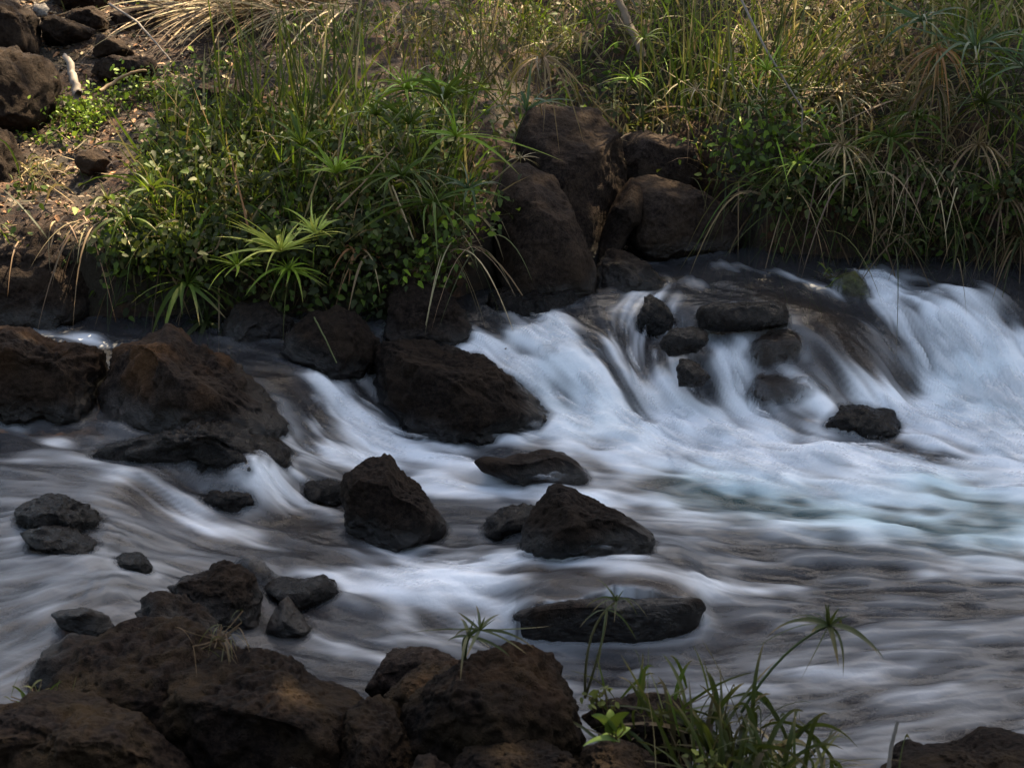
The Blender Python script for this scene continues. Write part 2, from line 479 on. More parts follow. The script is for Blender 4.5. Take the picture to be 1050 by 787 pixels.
rock('rock', 'small wet stone beside the left foot of the big black boulder',
     [(408,438),(418,427),(432,428),(440,440),(432,448),(412,446)], (424,441), M_WET, seed=11, sub=4)
rock('rock', 'craggy wet rock with rippled ridges in the pool at the left edge',
     [(14,520),(28,508),(50,505),(75,509),(98,520),(107,531),(98,545),(60,552),(25,546)], (60,544), M_WET, seed=12, rough=1.5, thick=0.12, lean=0.5)
rock('rock', 'low streaming-wet rock just below the craggy one in the left pool',
     [(20,545),(40,538),(75,540),(100,560),(98,572),(70,574),(30,566)], (70,568), M_WET, seed=13, rough=1.5, thick=0.1, lean=0.6, sub=4)
rock('rock', 'little dark stone on the lip between the left pool and the rapids',
     [(117,572),(125,565),(145,566),(157,580),(155,592),(130,590)], (140,588), M_WET, seed=14, sub=4)
rock('rock', 'glistening half-drowned rock at the foot of the small left fall',
     [(206,512),(215,502),(238,499),(256,506),(262,520),(240,528),(212,526)], (232,522), M_WET, seed=15, rough=1.8, sub=4)
rock('rock', 'angular dark rock at the edge of the left rapids above the lower rocks',
     [(171,602),(182,588),(200,580),(226,573),(246,577),(262,590),(270,612),(268,645),(250,658),(214,656),(188,634)], (235,645), M_DRY, sub=6, seed=16, thick=0.13)
rock('rock', 'wet rock hump veiled by water behind the angular dark rock',
     [(236,582),(246,571),(262,572),(276,585),(280,602),(262,610),(242,604)], (262,598), M_WET, seed=17, sub=4)
rock('rock', 'flat-topped wet rock right of the angular dark rock',
     [(268,604),(274,596),(300,592),(334,588),(344,597),(349,611),(340,622),(310,630),(275,626)], (315,620), M_WET, seed=18, thick=0.1, sub=4)
rock('rock', 'small pointed dark rock standing in front of the flat-topped wet rock',
     [(270,650),(276,628),(284,613),(291,610),(303,626),(322,646),(318,660),(290,664)], (298,654), M_DRY, seed=19, sub=4)
rock('rock', 'rough ledge of rock with dry grass between the left pool and near boulders',
     [(128,650),(140,612),(160,605),(185,618),(210,635),(232,655),(242,680),(200,700),(140,690)], (190,672), M_DRY, seed=20, z=0.05, thick=0.14, rough=1.6)
rock('rock', 'dark flat stone jutting into the left pool',
     [(52,630),(70,624),(95,622),(118,631),(115,650),(90,656),(65,646)], (85,650), M_DRY, seed=21, z=0.14, sub=4)
rock('rock', 'dark sloping rock below the flat stone at the edge of the left pool',
     [(28,697),(48,664),(70,648),(95,650),(110,680),(80,712),(45,710)], (60,702), M_DRY, seed=22, z=0.14, thick=0.14, sub=4)
# cascade
rock('rock', 'flat brick-shaped slab across the top of the cascade',
     [(713,324),(716,314),(730,310),(790,309),(806,311),(809,322),(806,336),(785,340),(735,341),(717,338)], (760,334), M_WET, seed=23, y=5.70, thick=0.13, lean=0.3, rough=0.6, facets=2, blocky=0.35, sub=5)
rock('rock', 'rounded dark rock left below the brick-shaped slab',
     [(675,352),(688,338),(710,334),(724,340),(727,355),(715,366),(685,366)], (702,361), M_WET, seed=24, y=5.56, thick=.09, sub=4)
rock('rock', 'small dark triangular rock in white water below the rounded one',
     [(693,378),(700,368),(708,367),(720,378),(729,389),(720,398),(698,398)], (710,391), M_WET, seed=25, y=5.40, thick=.07, sub=4)
rock('rock', 'brown rock seen through a veil of water under the brick-shaped slab',
     [(752,372),(768,352),(790,342),(808,341),(823,352),(822,372),(800,384),(765,384)], (795,368), M_SUB, seed=26, sub=4)
rock('rock', 'brown drowned rock with a dark lower edge in the middle of the cascade',
     [(768,408),(780,392),(800,384),(830,388),(848,402),(840,416),(800,418),(775,416)], (800,405), M_SUB, seed=27, sub=4)
rock('rock', 'flat reddish-brown wet rock at the foot of the cascade on the right',
     [(835,440),(845,424),(862,416),(892,414),(914,419),(924,430),(920,446),(890,456),(855,450)], (890,446), M_WET, seed=28, thick=0.13, rough=1.2, lean=0.5)
rock('rock', 'wet rock splitting the small fall under the tall boulders',
     [(652,322),(660,305),(668,301),(680,306),(690,325),(696,345),(672,350),(654,345)], (675,335), M_WET, seed=29, thick=0.1, sub=4)
rock('rock', 'yellow-green weed covered stone under the water at the top of the cascade',
     [(852,292),(862,280),(880,277),(892,290),(894,308),(872,312),(856,304)], (878,300), M_WEED, seed=30, y=6.12, thick=0.09, sub=4)
# boulders behind the cascade
rock('boulder', 'tallest rounded boulder at the back behind the cascade',
     [(528,150),(538,122),(556,109),(590,107),(612,118),(633,146),(644,176),(642,204),(628,240),(612,285),(590,300),(560,270),(535,210)], (600,290), M_BANK, cat='boulder', y=6.5, sub=6, seed=31, thick=0.3, facets=4, rough=0.5, lean=0.25, blocky=0.86)
rock('boulder', 'rounded boulder in front of the tallest one, left above the cascade',
     [(506,240),(509,195),(518,173),(540,166),(566,178),(587,202),(602,238),(613,276),(608,300),(570,312),(525,306),(510,280)], (565,300), M_BANK, cat='boulder', y=6.1, sub=6, seed=32, thick=0.25, facets=4, rough=0.5, blocky=0.86)
rock('boulder', 'flat-topped boulder farthest back right of the tallest boulder',
     [(634,150),(642,137),(665,133),(692,138),(713,150),(720,170),(712,196),(680,206),(645,196)], (690,195), M_BANK, cat='boulder', y=6.95, seed=33, thick=0.25, facets=4, rough=0.5, blocky=0.86)
rock('boulder', 'wide sloping boulder on the right of the boulder group, tapering to the water',
     [(640,262),(636,215),(648,186),(668,179),(700,188),(732,206),(760,228),(765,242),(748,262),(705,272),(665,274)], (715,264), M_BANK, cat='boulder', y=6.55, sub=6, seed=34, thick=0.28, facets=4, rough=0.5, blocky=0.86)
rock('boulder', 'narrow tan pitted boulder wedged between the tallest and the wide sloping boulder',
     [(612,275),(618,238),(634,200),(648,182),(660,186),(664,205),(656,232),(640,258),(625,280)], (630,270), M_BANK, cat='boulder', y=6.45, seed=35, thick=0.16, facets=4, rough=0.5, rust=0.3, blocky=0.86)
rock('rock', 'dark wedge-shaped rock under the boulder group at the water line',
     [(606,312),(611,272),(627,254),(640,255),(662,271),(686,291),(692,304),(665,318),(630,320)], (650,308), M_DRY, y=6.15, seed=36, thick=0.14)
rock('rock', 'dark ledge at the water line below the front boulder of the group',
     [(498,330),(502,303),(528,290),(590,298),(606,318),(600,340),(560,346),(510,345)], (560,332), M_WET, y=5.95, seed=37, thick=0.16)
# rocks of the far bank, left
rock('boulder', 'long undercut dark boulder along the water line at the left edge',
     [(-60,250),(-10,228),(50,223),(88,236),(106,262),(103,325),(70,350),(10,348),(-60,340)], (50,344), M_DRY, cat='boulder', z=.27, seed=38, thick=0.2, facets=5, rough=1.2)
rock('rock', 'shaded rock beneath the bright hanging sedge',
     [(222,352),(228,322),(245,308),(272,308),(298,325),(308,350),(295,375),(250,376)], (265,362), M_DRY, z=.25, seed=39, thick=0.14)
rock('rock', 'shaded sloping rock left behind the big black boulder',
     [(288,362),(293,336),(312,318),(340,312),(366,326),(386,350),(393,382),(370,398),(325,394)], (345,384), M_DRY, z=.24, seed=40, thick=0.16)
rock('rock', 'broad shaded rock under the leafy creeper behind the big black boulder',
     [(392,350),(394,304),(415,284),(450,298),(476,334),(488,356),(470,370),(410,370)], (440,362), M_DRY, z=.25, seed=41, thick=0.18)
rock('boulder', 'brownish boulder in the top left corner of the photo',
     [(-60,60),(-60,-15),(0,-12),(18,3),(34,20),(43,42),(38,60),(10,70)], (10,62), M_BANK, cat='boulder', y=7.9, seed=42, thick=0.3)
rock('boulder', 'large dark boulder with a flat lit top at the left edge below the corner boulder',
     [(-70,60),(-10,46),(30,52),(55,57),(63,85),(58,108),(47,132),(20,140),(-70,138)], (20,132), M_BANK, cat='boulder', y=7.15, seed=43, thick=0.34, facets=5, lean=0.4)
rock('boulder', 'half-seen rounded boulder at the left edge above the undercut boulder',
     [(-60,140),(-5,130),(8,133),(22,150),(29,176),(22,200),(-10,208),(-60,205)], (5,198), M_BANK, cat='boulder', y=6.6, seed=44, thick=0.2)
rock('rock', 'squat dark rock behind the flat-lit boulder, nearest the corner boulder',
     [(40,38),(46,22),(62,15),(82,24),(98,33),(92,46),(70,52),(45,50)], (70,50), M_BANK, y=8.2, seed=45, thick=0.2)
rock('rock', 'slanting slab rock above the squat dark rock near the top edge',
     [(66,22),(72,9),(94,6),(112,22),(120,37),(104,44),(78,40)], (95,42), M_BANK, y=8.45, seed=46, thick=0.18)
rock('rock', 'small dark rock between the squat rock and the long flat rock',
     [(95,52),(97,38),(110,35),(126,45),(138,56),(120,62),(100,62)], (115,60), M_BANK, y=8.05, seed=47, thick=0.14, sub=4)
rock('rock', 'long flat-topped rock behind the driftwood stub',
     [(93,74),(98,62),(112,57),(134,56),(156,62),(163,72),(152,84),(115,90),(97,86)], (125,84), M_BANK, y=7.75, seed=48, thick=0.16)
rock('boulder', 'broad dark rock behind the bent straw near the top left',
     [(112,40),(118,18),(135,4),(168,2),(196,14),(198,40),(165,60),(135,60)], (155,58), M_BANK, cat='rock', y=8.5, seed=49, thick=0.25)
rock('rock', 'dark rock cut by the top edge left of the broad dark rock',
     [(46,-8),(62,-24),(95,-24),(112,-4),(102,12),(66,14)], (80,12), M_BANK, y=8.8, seed=50, thick=0.2)
rock('boulder', 'dark rock cut by the top edge above the bent straw',
     [(128,-8),(145,-26),(190,-26),(206,-2),(192,14),(150,12)], (165,10), M_BANK, cat='rock', y=9.1, seed=51, thick=0.25)
rock('stone', 'small whitish stone wedged beside the corner boulder',
     [(33,10),(37,4),(46,3),(51,9),(49,17),(39,18)], (43,17), M_PALE, cat='stone', y=8.15, seed=52, sub=3, thick=0.04)
rock('rock', 'rounded brown rock half buried behind the reeds on the left bank',
     [(197,100),(201,88),(212,82),(224,84),(236,96),(238,116),(222,128),(204,122)], (215,124), M_BANK, y=7.35, seed=53, thick=0.16)
rock('rock', 'lighter greyish rock touching the right side of the rounded brown rock',
     [(224,92),(232,81),(246,84),(258,98),(266,118),(258,134),(236,132)], (246,130), M_BANK, y=7.3, seed=54, thick=0.16, rust=0.2)
rock('stone', 'flat earthy stone in the leaf litter of the left bank',
     [(160,122),(172,114),(190,116),(208,128),(200,138),(172,136)], (182,136), M_BANK, cat='stone', y=7.1, seed=55, sub=4, thick=0.1)
rock('stone', 'small earthy stone below the flat one in the leaf litter',
     [(145,152),(152,142),(168,140),(180,152),(174,166),(152,164)], (162,163), M_BANK, cat='stone', y=6.85, seed=56, sub=4, thick=0.1)
rock('stone', 'dark little stone among fallen leaves above the undercut boulder',
     [(76,166),(84,154),(100,152),(113,164),(110,178),(86,180)], (95,177), M_BANK, cat='stone', y=6.6, seed=57, sub=4, thick=0.1)
# near bank
rock('boulder', 'domed near boulder at the lower left with faint moss, in front of the left pool',
     [(38,730),(55,700),(90,660),(128,636),(168,631),(205,645),(236,672),(262,705),(270,760),(230,830),(90,830),(40,780)], (150,770), M_MOSS, cat='boulder', y=2.95, sub=6, seed=60, thick=0.26, facets=4, rough=1.0)
rock('boulder', 'broad near boulder at the bottom left of centre, right of the domed one',
     [(158,720),(172,688),(210,670),(250,662),(290,670),(312,690),(345,703),(372,713),(384,750),(370,820),(180,830),(155,780)], (280,780), M_MOSS, cat='boulder', y=2.8, sub=6, seed=61, thick=0.28, facets=4)
rock('boulder', 'nearest low boulder in the bottom left corner',
     [(-70,740),(-30,716),(30,707),(95,712),(150,722),(175,755),(205,800),(180,850),(-60,850)], (80,810), M_MOSS, cat='boulder', y=2.65, sub=6, seed=62, thick=0.25, facets=4)
rock('boulder', 'squarish near boulder right of the broad one at the bottom edge',
     [(335,740),(350,716),(385,711),(410,716),(424,738),(430,790),(415,840),(345,840)], (390,800), M_MOSS, cat='boulder', y=2.75, sub=6, seed=63, thick=0.17)
rock('rock', 'dark rock at the water behind the near boulders, left of the small sedge',
     [(374,708),(382,690),(398,674),(424,662),(446,664),(466,676),(460,706),(425,722),(388,722)], (420,714), M_DRY, y=3.12, seed=64, thick=0.12)
rock('rock', 'tan rock under the small sedge',
     [(392,712),(408,694),(432,680),(462,674),(486,684),(484,730),(450,750),(405,745)], (440,740), M_MOSS, y=2.98, sub=6, seed=65, thick=0.12, rust=0.4)
rock('boulder', 'upright near boulder in the bottom centre with rusty lichen on its right side',
     [(408,770),(420,716),(456,690),(490,669),(525,657),(552,656),(578,678),(592,710),(602,760),(600,830),(520,850),(432,830)], (520,790), M_MOSS, cat='boulder', y=2.78, sub=6, seed=66, thick=0.2, rust=0.25, facets=5)
rock('boulder', 'rounded brown boulder under the near grass clump',
     [(596,740),(606,717),(640,709),(682,715),(708,732),(718,765),(708,805),(610,805)], (655,780), M_MOSS, cat='boulder', y=2.85, sub=6, seed=67, thick=0.16, facets=4)
rock('rock', 'low rock at the bottom edge in front of the upright boulder',
     [(462,785),(480,766),(515,757),(555,758),(592,768),(606,800),(595,840),(470,840)], (530,810), M_MOSS, y=2.6, sub=6, seed=68, thick=0.14)
rock('rock', 'small tan rock at the bottom edge between the squarish and the upright boulder',
     [(418,790),(426,773),(446,771),(466,785),(472,820),(425,825)], (445,810), M_MOSS, y=2.63, seed=69, thick=0.09, sub=4, rust=0.4)
rock('rock', 'brown rock at the bottom edge below the young bright green plant',
     [(584,800),(602,768),(634,755),(664,763),(692,790),(700,830),(590,835)], (640,810), M_MOSS, y=2.6, sub=6, seed=70, thick=0.13)
rock('boulder', 'low brown boulder in the bottom right corner',
     [(900,800),(925,778),(960,763),(992,752),(1022,745),(1080,748),(1120,800),(1100,850),(920,850)], (1000,800), M_MOSS, cat='boulder', y=2.75, sub=6, seed=71, thick=0.2, facets=4)
rock('rock', 'dark mossy stone at the water beside the bottom right boulder',
     [(912,768),(922,758),(940,757),(960,766),(958,782),(925,784)], (938,780), M_DRY, y=2.95, seed=72, thick=0.06, sub=4, rough=2.0)
# ------------------------------------------------------------------ water surface
FLOW = [  # measured flow lines (photo pixels)
 [(740,275),(692,292),(664,312),(650,345),(646,380),(672,415),(745,455),(850,490),(1040,520)],
 [(505,352),(545,378),(600,415),(660,445),(750,478),(900,508),(1048,525)],
 [(545,325),(580,345),(615,380),(650,425),(735,462),(860,492)],
 [(575,335),(620,355),(650,395),(690,432),(800,475)],
 [(720,275),(790,293),(850,325),(893,360),(930,395),(990,440),(1048,470)],
 [(690,285),(750,300),(820,330),(870,365),(905,405),(960,440)],
 [(850,276),(895,292),(925,320),(940,360),(960,400),(1010,440)],
 [(905,290),(940,302),(975,312),(1010,340),(1035,385),(1060,430)],
 [(715,335),(735,368),(750,400),(775,432),(830,462)],
 [(690,345),(690,372),(705,405),(760,440)],
 [(800,340),(835,370),(862,402),(900,432)],
 [(935,390),(985,415),(1045,440)],
 [(820,458),(880,455),(930,470),(1045,490)],
 [(440,478),(600,500),(800,525),(1050,540)],
 [(440,560),(560,552),(660,540),(800,545),(1050,575)],
 [(420,600),(540,582),(650,580),(760,598),(1050,610)],
 [(380,655),(560,690),(760,690),(1050,665)],
 [(420,720),(640,740),(820,735),(1050,700)],
 [(0,330),(60,347),(130,353),(255,386),(315,396),(350,420),(395,452),(470,462),(560,470),(700,490)],
 [(330,398),(352,425),(378,452),(430,470),(540,490)],
 [(325,402),(330,430),(345,455),(400,480)],
 [(0,425),(55,448),(110,462),(200,480),(265,482),(300,490),(390,500),(500,510)],
 [(0,470),(80,476),(135,488),(170,515),(215,545),(300,565),(380,590),(470,635)],
 [(120,478),(165,492),(200,520),(240,545),(340,560)],
 [(258,482),(275,496),(288,515),(350,530),(420,555),(500,565)],
 [(-20,560),(40,548),(110,545),(175,560),(260,580),(340,610),(440,650)],
 [(-20,610),(60,600),(130,585),(180,600)], [(-20,660),(20,640),(60,620),(110,605)], [(-20,520),(50,515),(110,520),(140,535)],
 [(230,600),(300,630),(360,660),(440,690)], [(330,520),(370,560),(400,585),(480,600)],
]
fp, fd = [], []
for line in FLOW:
    W = np.array([on_water(*p) for p in line])[:, :2]
    seg = np.linalg.norm(np.diff(W, axis=0), axis=1); s = np.concatenate([[0], np.cumsum(seg)])
    ss = np.arange(0, s[-1], 0.05)
    Q = np.stack([np.interp(ss, s, W[:, 0]), np.interp(ss, s, W[:, 1])], -1)
    d = np.gradient(Q, axis=0); d /= np.linalg.norm(d, axis=1, keepdims=True) + 1e-9
    fp.append(Q); fd.append(d)
fp = np.vstack(fp); fd = np.vstack(fd)
U = np.zeros(len(CQ)); Vv = np.zeros(len(CQ))
for a in range(0, len(CQ), 4000):
    q = CQ[a:a + 4000]
    d2 = ((q[:, None] - fp[None]) ** 2).sum(-1)
    wgt = np.exp(-d2 / (2 * 0.09 ** 2)) + 1e-3 * np.exp(-d2 / (2 * 0.5 ** 2)) + 1e-12
    U[a:a + 4000] = (wgt @ fd[:, 0]) / wgt.sum(1); Vv[a:a + 4000] = (wgt @ fd[:, 1]) / wgt.sum(1)
nn_ = np.hypot(U, Vv) + 1e-6
U = (U / nn_).reshape(CX.shape); Vv = (Vv / nn_).reshape(CX.shape)

FOAM = [  # (polyline px, half width m, strength)
 ([(505,355),(560,385),(630,420),(720,455)], .13, .95), ([(548,328),(585,352),(610,390),(660,430)], .10, .95), ([(530,345),(600,400),(650,440)], .14, .8),
 ([(664,308),(652,345),(648,385),(690,425),(760,455)], .10, .95), ([(690,425),(780,462),(880,478),(960,480)], .16, .9), ([(600,440),(700,470),(800,490)], .14, .75),
 ([(690,350),(690,380),(715,410),(770,440)], .07, .8), ([(730,340),(738,370),(750,400),(790,440)], .06, .8), ([(770,350),(760,378),(765,405)], .04, .6),
 ([(820,395),(850,425),(900,455),(960,470)], .07, .7), ([(700,290),(740,297),(700,300)], .05, .35), ([(740,272),(800,283),(850,300)], .05, .45), ([(650,296),(690,292)], .04, .35),
 ([(810,318),(840,345),(850,375),(880,410),(930,440)], .05, .45), ([(900,285),(945,303),(985,318),(1030,360)], .09, .85), ([(925,320),(945,345),(965,370),(990,400)], .10, .85),
 ([(965,330),(1000,370),(1050,420)], .14, .95), ([(940,395),(990,425),(1050,450)], .16, 1.0), ([(1000,380),(1060,400)], .18, .95), ([(930,430),(1000,460),(1060,480)], .16, .9), ([(1000,340),(1050,370)], .14, .7), ([(940,360),(1000,400)], .12, .8), ([(960,440),(1050,450)], .16, .8),
 ([(800,462),(860,455),(905,462),(960,490),(1050,510)], .08, .9), ([(740,495),(860,503),(960,515)], .06, .5), ([(855,280),(880,300)], .03, .4), ([(905,280),(895,300),(910,318)], .04, .5),
 ([(430,455),(500,448),(600,452)], .08, .8), ([(330,470),(420,468),(480,478),(560,500)], .07, .7), ([(400,490),(470,505),(600,512),(700,505)], .07, .5),
 ([(332,402),(348,420),(367,442),(392,458)], .075, .97), ([(348,402),(375,430),(400,450)], .05, .6), ([(320,402),(322,425),(330,450)], .03, .8), ([(290,448),(312,462),(345,470)], .04, .5),
 ([(262,486),(278,500),(290,516)], .065, .95), ([(245,490),(262,512)], .03, .5), ([(300,490),(320,500),(340,525),(390,545)], .07, .5),
 ([(0,432),(40,448),(75,460)], .04, .55), ([(0,472),(60,470),(100,476)], .035, .4), ([(120,488),(152,502),(182,524),(205,540)], .055, .6), ([(190,495),(205,512),(215,525)], .03, .55), ([(90,492),(130,500),(150,520)], .03, .3),
 ([(60,347),(95,349),(130,353)], .05, .5), ([(255,385),(290,394),(330,398)], .05, .25), ([(0,322),(20,330),(50,345)], .03, .35),
 ([(230,545),(300,555),(350,560)], .06, .4), ([(215,590),(270,583),(300,590),(350,590)], .05, .5), ([(380,590),(430,600),(500,580),(560,572),(650,574)], .07, .85), ([(350,600),(420,610),(500,605)], .07, .6), ([(400,560),(440,585),(520,600),(528,625)], .06, .6),
 ([(400,545),(440,560),(480,560)], .06, .45), ([(360,640),(440,650),(520,650)], .08, .3), ([(330,660),(380,680)], .06, .3),
 ([(560,575),(640,582),(710,592),(724,604)], .05, .35), ([(722,600),(760,600),(820,602)], .03, .5), ([(722,610),(716,640)], .03, .4),
 ([(640,480),(760,500),(880,512)], .08, .4), ([(620,530),(800,540),(1000,560)], .14, .16), ([(740,580),(900,590),(1050,590)], .14, .18), ([(750,650),(900,640),(1050,630)], .15, .14), ([(780,700),(900,690),(980,700)], .12, .28), ([(600,690),(700,700)], .12, .2),
 ([(0,600),(60,590),(130,575)], .08, .22), ([(0,640),(40,635)], .05, .35), ([(0,560),(30,550)], .07, .25), ([(430,690),(560,700)], .12, .18), ([(338,398),(376,426),(412,450)], .06, .9), ([(640,498),(800,518),(1050,545)], .22, .32), ([(860,520),(1050,555)], .2, .25), ([(570,505),(700,515)], .03, .5), ([(440,498),(520,505)],.04,.6),  # left-edge strokes paint the pool's sky reflection as pale foam
]
def eval_strokes(strokes, Q, edge=1.0):
    out = np.ones(len(Q))
    for line, wd, st in strokes:
        W = np.array([on_water(*p) for p in line])[:, :2]
        best = np.full(len(Q), 1e9)
        for a, b in zip(W[:-1], W[1:]):
            e = b - a
            t = np.clip(((Q - a) @ e) / (e @ e + 1e-9), 0, 1)
            best = np.minimum(best, ((Q - a - t[:, None] * e) ** 2).sum(-1))
        out *= 1 - st * np.exp(-(best / (wd * wd)) ** 0.9)
    return 1 - out
ANTI = [([(265,388),(318,397)], .06, .8), ([(360,415),(385,432)], .02, .4), ([(205,470),(255,477)], .05, .7), ([(690,395),(730,420),(780,440)], .035, .5), ([(640,350),(636,385)], .03, .7), ([(715,345),(722,375),(735,400)], .03, .6), ([(575,390),(630,425)], .03, .35), ([(905,330),(925,370),(950,400)], .04, .45), ([(950,445),(1000,470)], .04, .4), ([(840,330),(900,375),(925,400)], .06, .6), ([(60,485),(130,505),(110,520)], .05, .7), ([(205,505),(240,525),(290,535)], .03, .5), ([(290,545),(350,575),(400,585)], .05, .7), ([(190,552),(250,580),(300,580)], .05, .6), ([(60,462),(150,470),(240,478)], .04, .6), ([(600,340),(625,370),(645,405)], .05, .85), ([(740,300),(810,318),(860,350),(900,385)], .09, .8), ([(770,300),(850,335)], .06, .6), ([(560,448),(620,452),(660,462)], .04, .55),
        ([(500,340),(560,318),(600,325)], .05, .8), ([(860,440),(915,450)], .05, .5), ([(380,530),(340,560)], .05, .5), ([(690,505),(620,503)], .05, .4), ([(780,465),(840,468),(740,440)], .03, .4),
        ([(780,345),(820,365)], .05, .7), ([(790,395),(840,410)], .06, .6), ([(900,455),(960,470)], .05, .35)]
FM = (eval_strokes(FOAM, CQ) * (1 - eval_strokes(ANTI, CQ))).reshape(CX.shape)
TEAL = eval_strokes([([(720,500),(800,515),(900,530),(1000,545)], .16, 1.0), ([(1000,400),(1050,420)], .2, .4), ([(960,500),(1050,540)], .15, .9), ([(560,400),(640,440)], .15, .25)], CQ).reshape(CX.shape)
BROWN = eval_strokes([([(800,310),(860,350),(895,385)], .16, 1.0), ([(150,490),(190,520)], .10, .7), ([(560,590),(640,595),(690,595)], .09, 1.0), ([(290,520),(340,560),(380,575)], .1, .6), ([(200,540),(260,560)], .1, .5),
                      ([(570,640),(640,690)], .1, .3), ([(600,512),(700,520)], .08, .4), ([(760,355),(810,360)], .08, .6), ([(270,390),(320,396)], .08, .6), ([(60,500),(130,510)], .1, .3)], CQ).reshape(CX.shape)
GLARE = eval_strokes([([(-20,540),(40,590),(90,600)], .5, 1.0), ([(-30,640),(40,650)], .3, 1.0)], CQ).reshape(CX.shape)

DXW, DYW = 0.0085, 0.010
wx = np.arange(WX0, WX1, DXW); wy = np.arange(WY0, 7.1, DYW)
GX, GY = np.meshgrid(wx, wy)
def up(A): return bilin(A, GX, GY, WX0, WY0, cs, cs)
h0 = up(HGRID); u = up(U); v = up(Vv); foam_m = up(FM); teal = up(TEAL); brown = up(BROWN); glare = up(GLARE)
ny, nx = GX.shape

def box(A, r):
    k_ = np.ones(2 * r + 1) / (2 * r + 1)
    A = np.apply_along_axis(lambda m: np.convolve(m, k_, 'same'), 0, A)
    return np.apply_along_axis(lambda m: np.convolve(m, k_, 'same'), 1, A)

jx0 = np.arange(nx)[None].repeat(ny, 0).astype(np.float32); jy0 = np.arange(ny)[:, None].repeat(nx, 1).astype(np.float32)
ux = (u / DXW * 0.0085).astype(np.float32); vy = (v / DYW * 0.0085).astype(np.float32)
def samp(A, x, y):
    x = np.clip(x, 0, nx - 1.01); y = np.clip(y, 0, ny - 1.01)
    ix = x.astype(np.int32); iy = y.astype(np.int32); fx = x - ix; fy = y - iy
    return (A[iy, ix] * (1 - fx) + A[iy, ix + 1] * fx) * (1 - fy) + (A[iy + 1, ix] * (1 - fx) + A[iy + 1, ix + 1] * fx) * fy
def lic(src, steps):
    src = src.astype(np.float32)
    acc = src.astype(np.float32).copy(); wsum = 1.0
    for sg in (1, -1):
        x = jx0.copy(); y = jy0.copy()
        for i in range(steps):
            ix = np.clip(np.rint(x), 0, nx - 1).astype(np.int32); iy = np.clip(np.rint(y), 0, ny - 1).astype(np.int32)
            x += sg * ux[iy, ix]; y += sg * vy[iy, ix]
            ww = 0.5 + 0.5 * math.cos(math.pi * (i + 1) / (steps + 1))
            acc += ww * samp(src, x, y)
            wsum += ww
    return acc / wsum
def norm01(A):
    A = (A - A.mean()) / (A.std() + 1e-9)
    return A
white = rng.normal(size=(ny, nx)).astype(np.float32)
L1 = norm01(lic(white, 34))                       # fine silk threads
L2 = norm01(lic(norm01(box(rng.normal(size=(ny, nx)), 2)), 46))
L3 = norm01(lic(norm01(box(box(rng.normal(size=(ny, nx)), 6), 4)), 60))  # broad tongues
silk = 0.45 * L1 + 0.6 * L2 + 0.75 * L3
silk /= silk.std()

slope = np.hypot(*np.gradient(h0, DYW, DXW))
rapid = np.clip(foam_m * 0.9 + smooth(0.08, 0.4, slope) * 0.6, 0, 1)
fs = lic(foam_m, 14)
# broken edges: the mask is pushed about by the broad streaks
p3 = np.stack([GX * 2.2, GY * 5.5, GX * 0], -1).reshape(-1, 3)
chop = fbm(p3, 41, 4).reshape(GX.shape)
chop2 = fbm(p3 * 3.1 + 5, 47, 3).reshape(GX.shape)
plume = norm01(lic(norm01(fbm(np.stack([GX * 9, GY * 9, GX * 0], -1).reshape(-1, 3), 77, 4).reshape(GX.shape)), 16))   # soft plumes of froth
plume2 = norm01(lic(norm01(fbm(np.stack([GX * 22, GY * 22, GX * 0 + 3], -1).reshape(-1, 3), 79, 4).reshape(GX.shape)), 9))
steep = smooth(.12, .4, box(slope, 4))
var = (L3 * 0.40 + L2 * 0.27 + L1 * 0.16 + plume * 0.62 + plume2 * .3) * (.3 + .7 * steep) + (plume * .6 + plume2 * .45 + L2 * .3) * (1 - steep) * .85
foam = np.clip(fs * 1.04 + var * ((0.19 + .08 * steep) * np.sqrt(np.clip(fs * 1.6, 0, 1)) + 0.02) - 0.05 * fs, 0, 1)
foam = np.where(fs < 0.04, foam * fs / 0.04, foam)
foam = smooth(0.08, 0.95, foam)
# pool: faint streaks of drifting foam; the left pool's also paint its sky reflection
pool = (1 - smooth(0.1, 0.5, fs)) * smooth(4.9, 4.4, GY)
dash = norm01(lic(norm01(fbm(np.stack([GX * 34, GY * 46, GX * 0 + 3], -1).reshape(-1, 3), 83, 3).reshape(GX.shape)), 12))
dash2 = norm01(lic(norm01(fbm(np.stack([GX * 13, GY * 17, GX * 0 + 7], -1).reshape(-1, 3), 87, 3).reshape(GX.shape)), 18))
rightpool = smooth(-.6, .5, GX) * smooth(5.15, 4.7, GY)
leftpool = smooth(-.75, -1.05, GX) * smooth(4.75, 4.45, GY)
amt = (.02 + .085 * rightpool + .085 * leftpool) * np.clip(1 - fs * 1.6, 0, 1) * smooth(5.6, 5.0, GY)
foam = np.clip(foam + amt * np.clip(1 + dash * .4 + dash2 * .36 + L1 * .2 + chop * .7, 0, 2.6), 0, 1)
# surface relief: ridges along the flow, lumps in the rapids, ripples on the pool
relief = (L3 * 0.0055 + L2 * 0.0015 + L1 * 0.0003 + plume * 0.0085 + plume2 * .002) * (0.12 + 1.2 * rapid) + chop * 0.012 * (0.4 + 1.3 * rapid) + chop2 * 0.004 + (dash * .0016 + dash2 * .003) * (1 - .85 * smooth(.1, .3, slope))
hz = h0 + relief
WV = np.stack([GX, GY, hz], -1).reshape(-1, 3)

